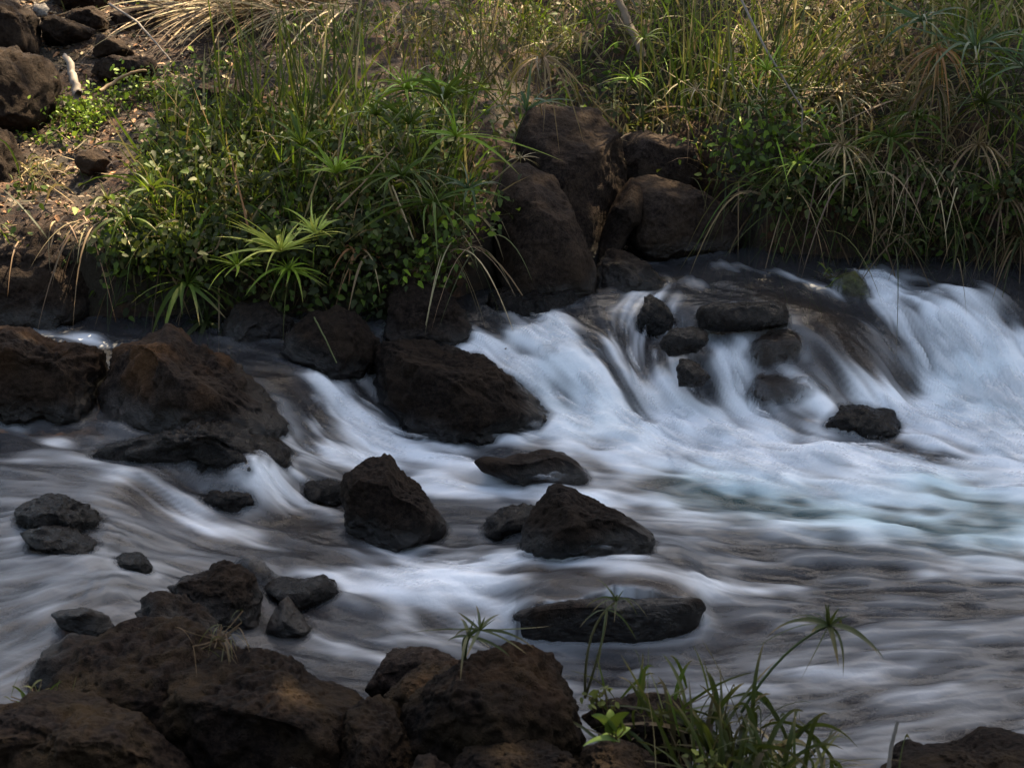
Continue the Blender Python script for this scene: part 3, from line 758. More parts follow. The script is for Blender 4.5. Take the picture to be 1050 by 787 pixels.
# the thin sheets that run over drowned stones
drape = np.zeros_like(hz)
for sd_, P_, F_ in DRAPE:
    bv = BVHTree.FromPolygons(P_.tolist(), F_.tolist())
    m = np.argwhere((GX > P_[:, 0].min() - .02) & (GX < P_[:, 0].max() + .02) & (GY > P_[:, 1].min() - .02) & (GY < P_[:, 1].max() + .02))
    lim = 0.15
    for iy, ix in m:
        r_ = bv.ray_cast((GX[iy, ix], GY[iy, ix], 2.0), (0, 0, -1))
        if r_[0] is not None and r_[0].z > h0[iy, ix] - .03 and (r_[1].z > lim):
            drape[iy, ix] = max(drape[iy, ix], r_[0].z + (.011 if sd_ == 6 else .014) - h0[iy, ix])
db = box(drape, 2) * 0.6 + box(drape, 5) * 0.4
drape = np.where(drape > 0, np.maximum(drape, db * .9), db * .5)
hz = np.where(drape > 0.002, h0 + drape + relief * .35, hz)
# the slab in midstream: the stream runs over it as a thin sheet and breaks off at its front edge
E = np.array([at_z(a_, b_, .066) for a_, b_ in ((529,618),(545,614),(575,610),(605,606),(630,605),(655,608),(685,608),(712,606),(720,609))])
ye = np.interp(GX, E[:, 0], E[:, 1]) + .006 * np.interp(GX, np.arange(-1, 2, .03), rng.normal(size=100))
inx = smooth(E[0, 0] - .05, E[0, 0] + .08, GX) * smooth(E[-1, 0] + .05, E[-1, 0] - .07, GX)
back = GY - ye
a_ = inx * smooth(.55, .25, back) * (back >= 0)
hz = hz * (1 - a_) + np.maximum(hz * .3 + .7 * h0, .046 + .02 * smooth(0, .4, back) + relief * .3) * a_
a_ = inx * smooth(.40, .12, -back) * (back < 0)
hz = hz * (1 - a_) + np.minimum(hz, -.065 + relief * .5) * a_
PY = GY.copy()
for c in np.where((inx > .05).any(0))[0]:
    r_i = int(np.argmax(back[:, c] >= 0))
    PY[r_i, c] = ye[r_i, c]; PY[r_i - 1, c] = ye[r_i, c] - .005
sheet = inx * smooth(.32, .1, back) * (back >= -.002)
WV = np.stack([GX, PY, hz], -1).reshape(-1, 3)
thin = smooth(0.002, 0.02, drape)
slab = 0.0
foam = np.clip(foam * (1 - .45 * thin * (1 - slab)) + .22 * thin * slab * np.clip(.5 + .5 * L2, 0, 1.5), 0, 1)
brown = np.clip(brown + .8 * thin * (1 - .4 * slab), 0, 1)

foam = np.clip(foam * (1 - .35 * sheet) + .5 * inx * np.exp(-(back / .012) ** 2) * np.clip(.5 + .5 * L1, 0, 1), 0, 1)
brown = np.clip(brown + .8 * sheet, 0, 1)

# how near the stones are, measured from the stones themselves
allv, allf, o_ = [], [], 0
for P_, F_ in ROCK_BVH:
    allv.append(P_); allf.append(F_ + o_); o_ += len(P_)
bvh = BVHTree.FromPolygons(np.vstack(allv).tolist(), np.vstack(allf).tolist())
sub_n = 2
sx, sy = np.arange(0, nx, sub_n), np.arange(0, ny, sub_n)
ND = np.full((len(sy), len(sx)), 0.3)
vis = np.abs(GX) < (GY * 0.40 + 0.25)
fn = bvh.find_nearest
for a, iy in enumerate(sy):
    for b, ix in enumerate(sx):
        if vis[iy, ix]:
            r_ = fn((GX[iy, ix], GY[iy, ix], hz[iy, ix]), 0.2)
            if r_[0] is not None: ND[a, b] = r_[3]
nd = bilin(ND, jx0.astype(float), jy0.astype(float), 0, 0, sub_n, sub_n)
nd = np.where((thin > .3) | (sheet > .3), .1, nd)
collar = np.exp(-nd / 0.03) * (0.25 + 0.9 * rapid) * np.clip(0.55 + 0.35 * L2, 0, 1)
foam = np.clip(foam + 0.65 * collar * (1 - foam), 0, 1)
soft = np.maximum(smooth(0.0, 0.03, nd), .8 * thin)                      # the water thins out where it laps a stone

k = N('stream_water')
fo = k.attr('foam').outputs['Fac']; te = k.attr('teal').outputs['Fac']; br = k.attr('brown').outputs['Fac']; th = k.attr('edge').outputs['Fac']
geo = k.n('ShaderNodeNewGeometry').outputs['Position']
deep = k.mix(br, (0.033, 0.033, 0.037), (0.042, 0.029, 0.022))
deep = k.mix(te, deep, (0.045, 0.085, 0.09))
fcol = k.mix(te, (0.78, 0.80, 0.84), (0.58, 0.72, 0.76))
k.link(k.mix(fo, deep, fcol), k.b.inputs['Base Color'])
k.link(k.ramp(fo, [(0.0, (0.27,) * 3), (0.35, (0.3,) * 3), (0.8, (0.75,) * 3)]), k.b.inputs['Roughness'])
k.b.inputs['IOR'].default_value = 1.33
k.link(k.math('MULTIPLY', k.ramp(fo, [(0.0, (0.66,) * 3), (0.5, (1, 1, 1))]), k.math('MULTIPLY', th, k.math('SUBTRACT', 1.0, k.math('MULTIPLY', k.attr('thin').outputs['Fac'], .5)))), k.b.inputs['Alpha'])
bp = k.n('ShaderNodeBump', Strength=0.25, Distance=0.01, Height=k.noise(geo, 55, 3)); k.link(bp.outputs[0], k.b.inputs['Normal'])
M_WATER = k.m
water = mesh_obj('water', WV, grid_faces(ny, nx), M_WATER, attrs={'foam': foam, 'thin': thin * (1 - .6 * slab), 'teal': teal, 'brown': brown, 'edge': 0.25 + 0.75 * soft})
tag(water, kind='structure')

# ------------------------------------------------------------------ spray: torn veils of froth just above the white water
k = N('spray_froth')
k.link(k.mix(k.attr('foam').outputs['Fac'], (0.62, 0.64, 0.68), (0.8, 0.81, 0.83)), k.b.inputs['Base Color']); k.b.inputs['Roughness'].default_value = 0.9
k.b.inputs['Specular IOR Level'].default_value = 0.1
k.link(k.attr('veil').outputs['Fac'], k.b.inputs['Alpha'])
M_SPRAY = k.m
fsoft = np.clip(box(foam_m, 2), 0, 1)
SV, SF, SA, so_ = [], [], [], 0
for j, lift in enumerate((.010, .024, .042)):
    nz2 = norm01(lic(norm01(fbm(np.stack([GX * (16 + 5 * j), GY * (16 + 5 * j), GX * 0 + j * 9], -1).reshape(-1, 3), 91 + j, 4).reshape(GX.shape)), 7 + 3 * j))
    th_ = norm01(lic(rng.normal(size=(ny, nx)).astype(np.float32), 14 + 6 * j))
    dens = nz2 * .75 + th_ * .35
    a = smooth(.35 + .3 * j, 2.3 + .2 * j, dens + 1.1 * (fsoft - .55)) * smooth(.35, .8, fsoft) * smooth(.05, .35, slope + .25 * fsoft) * (.75 - .12 * j)
    z = hz + lift * (.4 + .6 * smooth(-.5, 1.5, nz2)) + .004 * th_
    use = box((a > .02).astype(float), 1) > 0
    use &= vis
    f4 = grid_faces(ny, nx)
    keep = use.ravel()[f4].all(1); f4 = f4[keep]
    ids, inv = np.unique(f4, return_inverse=True)
    SV.append(np.stack([GX, GY, z], -1).reshape(-1, 3)[ids]); SF.append(inv.reshape(-1, 4) + so_); SA.append(a.ravel()[ids]); so_ += len(ids)
spray = mesh_obj('spray', np.vstack(SV), np.vstack(SF), M_SPRAY, attrs={'veil': np.concatenate(SA), 'foam': np.concatenate(SA)})
tag(spray, kind='stuff')
# ------------------------------------------------------------------ leaves, blades, stalks
k = N('leaf')
t_ = k.attr('tint').outputs['Color']
geo = k.n('ShaderNodeNewGeometry').outputs['Position']
nz_ = k.noise(geo, 60, 3)
colr = k.mix(k.math('MULTIPLY', nz_, 0.5), t_, k.mix(0.5, t_, (0.10, 0.08, 0.03)))
k.link(colr, k.b.inputs['Base Color']); k.b.inputs['Roughness'].default_value = 0.55; k.b.inputs['Specular IOR Level'].default_value = 0.25
tr = k.n('ShaderNodeBsdfTranslucent'); k.link(k.mix(0.4, colr, (0.13, 0.17, 0.018)), tr.inputs['Color'])
mx = k.t.nodes.new('ShaderNodeMixShader'); mx.inputs[0].default_value = 0.28
k.link(k.b.outputs[0], mx.inputs[1]); k.link(tr.outputs[0], mx.inputs[2]); k.link(mx.outputs[0], k.out.inputs['Surface'])
M_LEAF = k.m
k = N('dry_leaf')
t_ = k.attr('tint').outputs['Color']
k.link(t_, k.b.inputs['Base Color']); k.b.inputs['Roughness'].default_value = 0.7
M_DRYLEAF = k.m
k = N('bark')
geo = k.n('ShaderNodeNewGeometry').outputs['Position']
k.link(k.mix(k.noise(geo, 30, 5, 0.7), (0.06, 0.045, 0.035), (0.22, 0.17, 0.13)), k.b.inputs['Base Color']); k.b.inputs['Roughness'].default_value = 0.9
bp = k.n('ShaderNodeBump', Strength=0.7, Distance=0.01, Height=k.noise(geo, 60, 5)); k.link(bp.outputs[0], k.b.inputs['Normal'])
M_BARK = k.m

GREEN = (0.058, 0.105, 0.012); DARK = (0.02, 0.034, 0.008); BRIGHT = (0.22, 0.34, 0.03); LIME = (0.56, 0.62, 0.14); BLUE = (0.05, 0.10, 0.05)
STRAW = (0.36, 0.27, 0.15); TAN = (0.24, 0.155, 0.08); BROWN_ = (0.11, 0.065, 0.035); RUSTY = (0.30, 0.14, 0.06); OLIVE = (0.09, 0.10, 0.03)

def unit(a): return a / (np.linalg.norm(a, axis=-1, keepdims=True) + 1e-9)
def arr3(c, n): return np.broadcast_to(np.asarray(c, float), (n, 3)).copy()

class Greens:
    """collects ribbons, tubes and leaflets into one mesh"""
    def __init__(self): self.V, self.Fq, self.C, self.n = [], [], [], 0
    def add(self, V, Fq, C):
        self.V.append(V.reshape(-1, 3)); self.Fq.append((Fq + self.n).reshape(-1, 4)); self.C.append(C.reshape(-1, 3)); self.n += len(self.V[-1])
    def blades(self, p0, d, L, W, tint, droop, nseg=7, bend=None, jit=0.25, fold=0.3, tipc=None):
        n = len(p0); W = np.asarray(W) * 1.15; p0 = np.asarray(p0, float); d = unit(np.asarray(d, float))
        L = np.broadcast_to(np.asarray(L, float), (n,)); W = np.broadcast_to(np.asarray(W, float), (n,)); droop = np.broadcast_to(np.asarray(droop, float), (n,))
        tint = arr3(tint, n) * rng.uniform(1 - jit, 1 + jit, (n, 1)) * rng.uniform(1 - jit * .3, 1 + jit * .3, (n, 3))
        t = np.linspace(0, 1, nseg + 1)
        g = np.array([0, 0, -1.0]); b = np.zeros((n, 3)) if bend is None else np.asarray(bend, float)
        P = p0[:, None] + d[:, None] * (L[:, None] * t)[..., None] + (g[None, None] * (droop * L)[:, None, None] + b[:, None] * L[:, None, None]) * (t ** 2)[None, :, None]
        T = unit(np.gradient(P, axis=1))
        ref = unit(rng.normal(size=(n, 3)) * 0.5 + np.array([0, 0, 1.0]))
        hz_ = unit(rng.normal(size=(n, 3)) * np.array([1, 1, 0.1]))
        ref = np.where((np.abs(d[:, 2:3]) > 0.75), hz_, ref)
        Sd = unit(np.cross(T, ref[:, None])); Nn = np.cross(Sd, T)
        prof = np.minimum(1, 0.45 + t * 3) * (1 - t ** 2.2) ** 0.8 + 0.02
        wv = W[:, None] * prof[None] * 0.5
        a = P - Sd * wv[..., None] + Nn * (wv * fold)[..., None]; c = P + Sd * wv[..., None] + Nn * (wv * fold)[..., None]
        V = np.stack([a, P, c], 2)                       # n, seg+1, 3, 3
        idx = np.arange(n * (nseg + 1) * 3).reshape(n, nseg + 1, 3)
        Fq = np.stack([idx[:, :-1, :-1], idx[:, :-1, 1:], idx[:, 1:, 1:], idx[:, 1:, :-1]], -1)
        tc = tint[:, None, None] * np.ones((1, nseg + 1, 3, 1))
        if tipc is not None:
            f = (smooth(0.55, 1.0, t)[None, :, None, None]) * rng.uniform(0, 1, (n, 1, 1, 1))
            tc = tc * (1 - f) + np.asarray(tipc, float) * f
        self.add(V, Fq, tc)
    def tube(self, pts, r0, r1, tint, sides=5):
        pts = np.asarray(pts, float); m = len(pts)
        T = unit(np.gradient(pts, axis=0)); ref = np.array([0.31, 0.9, 0.2])
        A = unit(np.cross(T, ref)); B = np.cross(T, A)
        an = np.linspace(0, 2 * math.pi, sides + 1)[:-1]
        r = np.linspace(r0, r1, m)
        V = pts[:, None] + (A[:, None] * np.cos(an)[None, :, None] + B[:, None] * np.sin(an)[None, :, None]) * r[:, None, None]
        i = np.arange(m * sides).reshape(m, sides); j = np.roll(i, -1, 1)
        Fq = np.stack([i[:-1], j[:-1], j[1:], i[1:]], -1)
        self.add(V, Fq, np.broadcast_to(np.asarray(tint, float), (m, sides, 3)).copy())
    def leaves(self, P, nrm, size, tint, jit=0.3, aspect=0.62):
        """broad folded leaflets: P their bases, nrm the way their faces look"""
        n = len(P); P = np.asarray(P, float); nrm = unit(np.asarray(nrm, float))
        size = np.broadcast_to(np.asarray(size, float), (n,))[:, None]
        tint = arr3(tint, n) * rng.uniform(1 - jit, 1 + jit, (n, 1))
        a = unit(np.cross(nrm, rng.normal(size=(n, 3)))); a = unit(a + np.array([0, 0, -0.45])); b = unit(np.cross(nrm, a))
        w = size * aspect * 0.5
        up_ = nrm * size * 0.10
        v = [P, P + a * size * .32 + b * w + up_, P + a * size * .36, P + a * size * .32 - b * w + up_, P + a * size * .75 + b * w * .62 - up_ * .2, P + a * size - up_ * 1.6, P + a * size * .75 - b * w * .62 - up_ * .2]
        V = np.stack(v, 1)
        base = (np.arange(n) * 7)[:, None]
        Fq = np.concatenate([base + np.array(q) for q in ([0, 1, 4, 2], [0, 2, 6, 3], [2, 4, 5, 6])])
        self.add(V, Fq, tint[:, None] * np.ones((1, 7, 1)))
    def build(self, name, mat=None, parent=None, origin=(0, 0, 0)):
        V = np.concatenate(self.V) - np.asarray(origin, float)
        o = mesh_obj(name, V, np.concatenate(self.Fq), mat or M_LEAF, parent=parent, colors=np.concatenate(self.C))
        if parent is None: o.location = [float(x) for x in origin]
        return o

def cone_dirs(n, el0, el1, az0=0, az1=360):
    az = np.radians(rng.uniform(az0, az1, n)); el = np.radians(rng.uniform(el0, el1, n))
    return np.stack([np.cos(el) * np.cos(az), np.cos(el) * np.sin(az), np.sin(el)], -1)

def pxm(p): return depth(p) / F                          # metres per photo pixel at a place

def sedge(label, root, heads, tint=GREEN, wid0=0.011, group=None, name='umbrella_sedge', cat='sedge plant', stalk=(0.05, 0.08, 0.025)):
    """heads: (px, py, y, radius px, blades, tint, droop, rise)"""
    root = np.asarray(root, float)
    e = empty(name, root); tag(e, label, cat, group)
    for (px, py, yy, rp, nb, tn, dr, el) in heads:
        tip = at_y(px, py, yy)
        L = rp * pxm(tip) * 1.4; wid = wid0 * 1.08; nb = int(nb * 1.45)
        st = Greens()
        mid = (root + tip) / 2 + np.array([rng.normal() * 0.03, -0.02, 0.05 + 0.15 * max(0, tip[2] - root[2])])
        t = np.linspace(0, 1, 9)[:, None]
        st.tube(root * (1 - t) ** 2 + 2 * mid * t * (1 - t) + tip * t ** 2, 0.0038, 0.0026, tn if tn in (STRAW, TAN, RUSTY) else stalk)
        so = st.build('stalk', M_LEAF, e, root)
        g = Greens()
        az = np.linspace(0, 360, nb + 1)[:-1] + rng.uniform(-9, 9, nb)
        ee = np.radians(rng.uniform(el - 16, el + 22, nb)); azr = np.radians(az)
        keep_ = rng.uniform(size=nb) > .2
        azr, ee = azr[keep_], ee[keep_]; nb = int(keep_.sum())
        d = np.stack([np.cos(ee) * np.cos(azr), np.cos(ee) * np.sin(azr), np.sin(ee)], -1)
        g.blades(arr3(tip, nb), d, L * rng.uniform(.5, 1.18, nb), wid * rng.uniform(.75, 1.15, nb), tn, dr * rng.uniform(.6, 1.4, nb), 8, jit=.22, tipc=TAN if tn not in (STRAW, TAN, RUSTY) else None, bend=rng.normal(size=(nb, 3)) * .13)
        ni = nb // 2
        g.blades(arr3(tip, ni), cone_dirs(ni, 30, 85), L * rng.uniform(.2, .5, ni), wid * .6, tn, .15, 5)
        g.build('leaf_whorl', M_LEAF, so, root)
    return e

def tuft(label, root, n, h, W, tint, lean=(0, 0, 0), spread=0.08, el=(55, 90), droop=(.2, .7), name='grass_clump', cat='grass clump', tints=None, group=None, dry=0.0, tipc=TAN, mat=None, nseg=8):
    root = np.asarray(root, float); g = Greens()
    p0 = root + rng.normal(size=(n, 3)) * np.array([spread, spread, 0.01])
    d = cone_dirs(n, *el) + np.asarray(lean, float)
    tc = arr3(tint, n)
    if tints is not None:
        pick = rng.integers(0, len(tints), n); tc = np.array(tints)[pick]
    m = rng.uniform(size=n) < dry
    tc[m] = np.array(STRAW) * rng.uniform(.5, 1, (m.sum(), 1))
    g.blades(p0, d, h * rng.uniform(.5, 1.1, n), W * rng.uniform(.6, 1.2, n), tc, rng.uniform(*droop, n), nseg, bend=rng.normal(size=(n, 3)) * .08, tipc=tipc)
    if n <= 60:
        for a in p0: g.tube([root + [0, 0, -.01], (root + a) / 2 + [0, 0, -.008], a], .0016, .0016, BROWN_, 4)
    o = g.build(name, mat or M_LEAF, None, root)
    return tag(o, label, cat, group)

def creeper(label, pts, n, size, tint, radius=0.09, name='leafy_creeper', cat='creeper', group=None, tints=None):
    """pts: spine points in the world; leaves gather round the spine, on thin runners"""
    pts = np.asarray(pts, float); g = Greens()
    s = rng.uniform(0, len(pts) - 1, n); i = s.astype(int); f = (s - i)[:, None]
    P = pts[i] * (1 - f) + pts[np.minimum(i + 1, len(pts) - 1)] * f + rng.normal(size=(n, 3)) * radius * np.array([1, .5, .8])
    nr = rng.normal(size=(n, 3)) * .55 + np.array([0, -.6, .75])
    tc = arr3(tint, n) if tints is None else np.array(tints)[rng.integers(0, len(tints), n)]
    g.leaves(P, nr, size * rng.uniform(.5, 1.15, n), tc)
    g.tube(pts, .002, .0012, BROWN_, 4)
    for q in range(max(4, n // 40)):
        a, b = P[rng.integers(0, n)], P[rng.integers(0, n)]
        t = np.linspace(0, 1, 7)[:, None]
        g.tube(a * (1 - t) + b * t + np.array([0, 0, -.05]) * np.sin(t * math.pi), .0016, .001, BROWN_, 4)
    o = g.build(name, M_LEAF, None, pts[0])
    return tag(o, label, cat, group)

def G(px, py): return on_ground(px, py)

# ---- left bank: sedges hanging over the water
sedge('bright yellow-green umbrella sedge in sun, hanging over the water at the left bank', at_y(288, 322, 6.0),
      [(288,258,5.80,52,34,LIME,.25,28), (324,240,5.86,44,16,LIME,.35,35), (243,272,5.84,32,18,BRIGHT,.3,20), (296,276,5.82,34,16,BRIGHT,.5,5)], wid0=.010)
sedge('dark broad-bladed umbrella sedge drooping just above the brown-topped boulder', at_y(195, 285, 6.1),
      [(192,292,5.88,54,16,GREEN,.75,15), (212,330,5.9,34,12,DARK,.9,0)], wid0=.017)
sedge('arching green sedge with long sunlit blades left of the tall boulders', at_y(440, 235, 6.3),
      [(455,102,6.15,74,20,GREEN,.55,35), (418,92,6.2,46,20,BRIGHT,.5,25), (468,140,6.1,60,16,BRIGHT,.4,20), (420,128,6.2,52,18,GREEN,.6,30), (385,118,6.3,40,14,GREEN,.5,30)], wid0=.012)
sedge('star-shaped green sedge head above the leafy creeper, left of the front boulder', at_y(450, 290, 6.15),
      [(445,208,6.0,64,20,GREEN,.45,20), (412,180,6.05,48,16,GREEN,.5,25), (480,195,6.05,44,14,BLUE,.5,25)], wid0=.012)
sedge('sparse pale green sedge head leaning across the tallest boulder', at_y(505, 210, 6.25),
      [(540,114,6.1,54,10,BLUE,.6,45)], wid0=.010)
sedge('dead brown sedge head drooping on a pale stalk behind the tallest boulder', at_y(556, 118, 6.75),
      [(556,60,6.7,46,22,TAN,1.1,10)], wid0=.008, stalk=(.35, .3, .27))
sedge('thin pale sedge head lying against the tallest boulder', at_y(500, 190, 6.2),
      [(534,162,6.05,20,12,STRAW,.3,10)], wid0=.006)
sedge('dark green sedge with upright blades in the middle of the left bank', at_y(300, 260, 6.2),
      [(310,150,6.1,56,16,GREEN,.4,50), (345,178,6.1,50,14,BRIGHT,.4,40), (262,190,6.1,40,12,DARK,.5,45)], wid0=.011)
sedge('small dark sedge with drooping heads at the outer left end of the bank plants', at_y(140, 290, 6.1),
      [(130,225,6.0,42,14,GREEN,.7,25), (155,195,6.1,40,11,GREEN,.5,35), (110,205,6.1,34,12,OLIVE,.7,20)], wid0=.012)
# ---- right bank
sedge('light green star-shaped sedge head below the tall right reeds', at_y(792, 170, 6.75),
      [(786,72,6.65,42,16,BRIGHT,.35,20), (818,168,6.6,36,20,BRIGHT,.5,15), (770,110,6.7,30,14,GREEN,.4,20)], wid0=.008)
sedge('small yellowish sedge head above the flat-topped boulder', at_y(660, 140, 7.15),
      [(648,82,7.0,28,14,BRIGHT,.5,20), (660,40,7.1,30,14,GREEN,.4,30)], wid0=.008)
sedge('green sedge with wide blades hanging at the middle of the right bank', at_y(915, 190, 6.7),
      [(912,142,6.55,52,20,GREEN,.6,10), (890,175,6.55,36,14,OLIVE,.7,5), (940,120,6.6,40,16,GREEN,.6,20)], wid0=.011)
sedge('blue-green sedge reaching out from the upper right edge', at_y(1020, 160, 6.75),
      [(1000,50,6.6,72,24,BLUE,.5,15), (1050,70,6.5,74,24,BLUE,.5,15), (945,22,6.8,52,20,BLUE,.55,20), (1010,105,6.5,56,20,DARK,.6,10)], wid0=.011)
sedge('reddish dead sedge head hanging near the upper right', at_y(965, 130, 6.8),
      [(962,52,6.62,40,22,RUSTY,1.2,5), (1003,148,6.5,42,20,TAN,1.2,0), (958,88,6.6,40,16,BROWN_,1.3,0)], wid0=.008)
sedge('straw-coloured dead sedge drooping over the dark hollow of the right bank', at_y(868, 180, 6.75),
      [(864,150,6.6,46,22,STRAW,1.1,5), (900,205,6.55,34,16,TAN,.9,0), (905,190,6.6,30,14,STRAW,.8,0)], wid0=.007)
sedge('dry bent sedge with a kinked pale stalk left of the tall right reeds', at_y(735, 140, 6.9),
      [(714,92,6.75,28,9,STRAW,.5,10)], wid0=.006)
sedge('dim fine-leaved sedge drooping to the water at the far right edge', at_y(1040, 260, 6.5),
      [(1032,205,6.35,54,26,BROWN_,1.2,20), (990,235,6.4,44,22,DARK,1.2,15), (1060,170,6.4,60,26,DARK,1.1,20), (1045,240,6.35,50,24,BROWN_,1.3,5)], wid0=.007)  # dark brown tints put the overhang's shade into the blades

# ---- reeds and grass
tuft('tall thin dark reed stems standing at the top of the left bank', G(300, 150), 70, .85, .010, DARK, spread=.17, el=(72, 90), droop=(0, .18), name='reed_clump', cat='reeds', tints=[DARK, DARK, GREEN], tipc=None, dry=.14, lean=(.02, 0, 0))
tuft('crossed leaning reed stems near the top of the left bank, right of the upright ones', G(345, 105), 34, .85, .010, DARK, spread=.12, el=(40, 80), droop=(0, .15), name='reed_clump', cat='reeds', tints=[DARK, GREEN, OLIVE], dry=.2)
tuft('few lone dark stems standing before the straw heap', G(240, 165), 9, 1.0, .010, DARK, spread=.12, el=(80, 90), droop=(0, .1), name='reed_clump', cat='reeds', dry=.1)
tuft('thick stand of tall green reeds at the top of the right bank', G(742, 120), 80, .85, .011, GREEN, spread=.17, el=(70, 90), droop=(0, .2), name='reed_clump', cat='reeds', tints=[DARK, GREEN, GREEN, OLIVE, (.2, .16, .04)], dry=.1)
tuft('dark reeds slanting to the right beside the thick stand', G(800, 95), 48, .8, .010, GREEN, lean=(.55, 0, 0), spread=.13, el=(55, 80), droop=(0, .2), name='reed_clump', cat='reeds', tints=[DARK, GREEN, DARK], dry=.1)
tuft('bright green upright reeds in the top right corner', G(1010, 55), 60, .6, .012, BRIGHT, spread=.2, el=(60, 90), droop=(.1, .4), name='reed_clump', cat='reeds', tints=[BRIGHT, GREEN, OLIVE], dry=.15)
tuft('fresh green blades above the flat-topped boulder at the top edge', G(690, 60), 44, .5, .010, BRIGHT, spread=.16, el=(50, 90), droop=(.2, .5), tints=[BRIGHT, GREEN, OLIVE], dry=.25)
tuft('fan of upright mid-green blades on the front of the left bank', at_y(200, 262, 6.02), 34, .36, .013, GREEN, spread=.04, el=(50, 90), droop=(.2, .6), tints=[GREEN, BRIGHT, GREEN])
tuft('heap of bent golden straw sweeping down left at the top of the left bank', G(285, 6), 260, .85, .009, STRAW, lean=(-1.1, -1.0, -.15), spread=.2, el=(0, 60), droop=(.15, .5), name='straw_heap', cat='straw', tints=[STRAW, STRAW, TAN], tipc=None, mat=M_DRYLEAF)
tuft('wisp of dry straw fallen over the brown half-buried rock', G(215, 145), 46, .42, .007, STRAW, lean=(-.6, -.4, 0), spread=.06, el=(0, 45), droop=(.2, .7), name='straw_heap', cat='straw', tints=[STRAW, TAN, OLIVE], tipc=None, mat=M_DRYLEAF)
tuft('tangle of pale horizontal straw in the middle of the right bank', G(880, 90), 170, .55, .008, STRAW, spread=.25, el=(-10, 25), droop=(0, .3), name='straw_heap', cat='straw', tints=[STRAW, TAN, STRAW, OLIVE], tipc=None, mat=M_DRYLEAF)
tuft('dry straw hanging over the edge above the dark hollow', G(930, 160), 120, .38, .007, TAN, lean=(0, -.8, 0), spread=.2, el=(-10, 40), droop=(.6, 1.4), name='straw_heap', cat='straw', tints=[STRAW, TAN, BROWN_], tipc=None, mat=M_DRYLEAF)
tuft('sunlit yellowish grass on the slope above the tall boulders', G(610, 45), 90, .34, .007, OLIVE, spread=.22, el=(20, 85), droop=(.3, .9), tints=[OLIVE, STRAW, BRIGHT, TAN], dry=.3)
tuft('dry grass with a few green blades at the top left of centre', G(400, 30), 110, .36, .007, OLIVE, spread=.25, el=(20, 85), droop=(.3, .9), tints=[OLIVE, STRAW, GREEN, TAN], dry=.35)
tuft('small straw tuft in the green ground leaves by the driftwood stub', G(122, 110), 12, .15, .006, STRAW, lean=(0, -.4, 0), spread=.015, el=(10, 80), droop=(.3, .9), name='straw_tuft', cat='straw', tipc=None, mat=M_DRYLEAF)
tuft('dry brownish grass clump right of the half-seen boulder at the left edge', G(45, 175), 60, .26, .006, TAN, lean=(.3, -.5, 0), spread=.09, el=(10, 80), droop=(.5, 1.1), tints=[TAN, STRAW, OLIVE], tipc=None)
tuft('withered straw hanging off the left end of the bank above the water', at_y(100, 225, 6.12), 40, .34, .007, STRAW, lean=(0, -.7, 0), spread=.06, el=(0, 50), droop=(.7, 1.4), name='straw_heap', cat='straw', tints=[STRAW, TAN, BROWN_], tipc=None, mat=M_DRYLEAF)
tuft('limp dead leaves hanging below the leafy creeper', at_y(372, 258, 5.98), 12, .22, .012, TAN, lean=(0, -.3, 0), spread=.02, el=(0, 60), droop=(.9, 1.5), name='dead_leaf_bunch', cat='dead leaves', tints=[RUSTY, TAN], tipc=None, mat=M_DRYLEAF)
tuft('thin straw stems hanging beside the front boulder', at_y(470, 250, 6.0), 30, .36, .005, TAN, lean=(0, -.3, 0), spread=.07, el=(-30, 60), droop=(.8, 1.5), name='straw_heap', cat='straw', tints=[TAN, OLIVE, STRAW], tipc=None, mat=M_DRYLEAF)
tuft('long drooping blades trailing from the right bank beside the sloping boulder', at_y(790, 185, 6.68), 60, .42, .007, OLIVE, lean=(0, -.5, 0), spread=.14, el=(-10, 60), droop=(.9, 1.6), tints=[OLIVE, TAN, DARK, GREEN])
tuft('shaded drooping grass over the dark hollow at the water on the right', at_y(930, 225, 6.55), 90, .38, .006, DARK, lean=(0, -.5, 0), spread=.24, el=(-10, 60), droop=(.9, 1.6), tints=[DARK, BROWN_, OLIVE])  # dark tints carry the shade of the hollow
tuft('little grass tuft on the weed covered stone at the top of the cascade', at_y(855, 282, 6.25), 22, .10, .005, OLIVE, spread=.04, el=(10, 70), droop=(.3, .9), tints=[GREEN, OLIVE, BRIGHT])

tuft('dense dark brown twiggy bush in the hollow above the arching sedge', G(480, 95), 150, .62, .006, BROWN_, spread=.26, el=(50, 90), droop=(-.1, .4), name='twiggy_bush', cat='bush', tints=[(.04, .025, .016), (.07, .045, .03), DARK, BROWN_], tipc=None)
tuft('tangle of fine bare grey-brown twigs at the top middle, behind the dead brown sedge head', G(530, 55), 120, .6, .005, BROWN_, spread=.28, el=(40, 90), droop=(.0, .6), name='twiggy_bush', cat='bush', tints=[(.05, .03, .02), (.10, .07, .05), DARK], tipc=None)
# ---- creepers
creeper('leafy creeper hanging over the bank left of the front boulder', [at_y(505,205,6.1), at_y(470,235,6.0), at_y(440,262,5.95), at_y(430,290,5.95)], 260, .042, GREEN, .07, tints=[GREEN, GREEN, DARK, BRIGHT])
creeper('dark leafy creeper under the star-shaped sedge', [at_y(350,210,6.08), at_y(375,245,6.0), at_y(380,285,5.96), at_y(385,315,5.94)], 260, .045, DARK, .08, tints=[DARK, GREEN, DARK])
creeper('dim leafy creeper below the middle of the left bank', [at_y(230,215,6.1), at_y(250,245,6.05), at_y(310,250,6.05), at_y(330,290,6.0)], 330, .045, DARK, .10, tints=[DARK, GREEN, DARK])
creeper('leafy creeper hanging from the outer left end of the bank', [at_y(118,215,6.1), at_y(125,245,6.02), at_y(140,265,6.0), at_y(170,250,6.02)], 200, .05, GREEN, .07, tints=[DARK, GREEN, GREEN, BRIGHT])
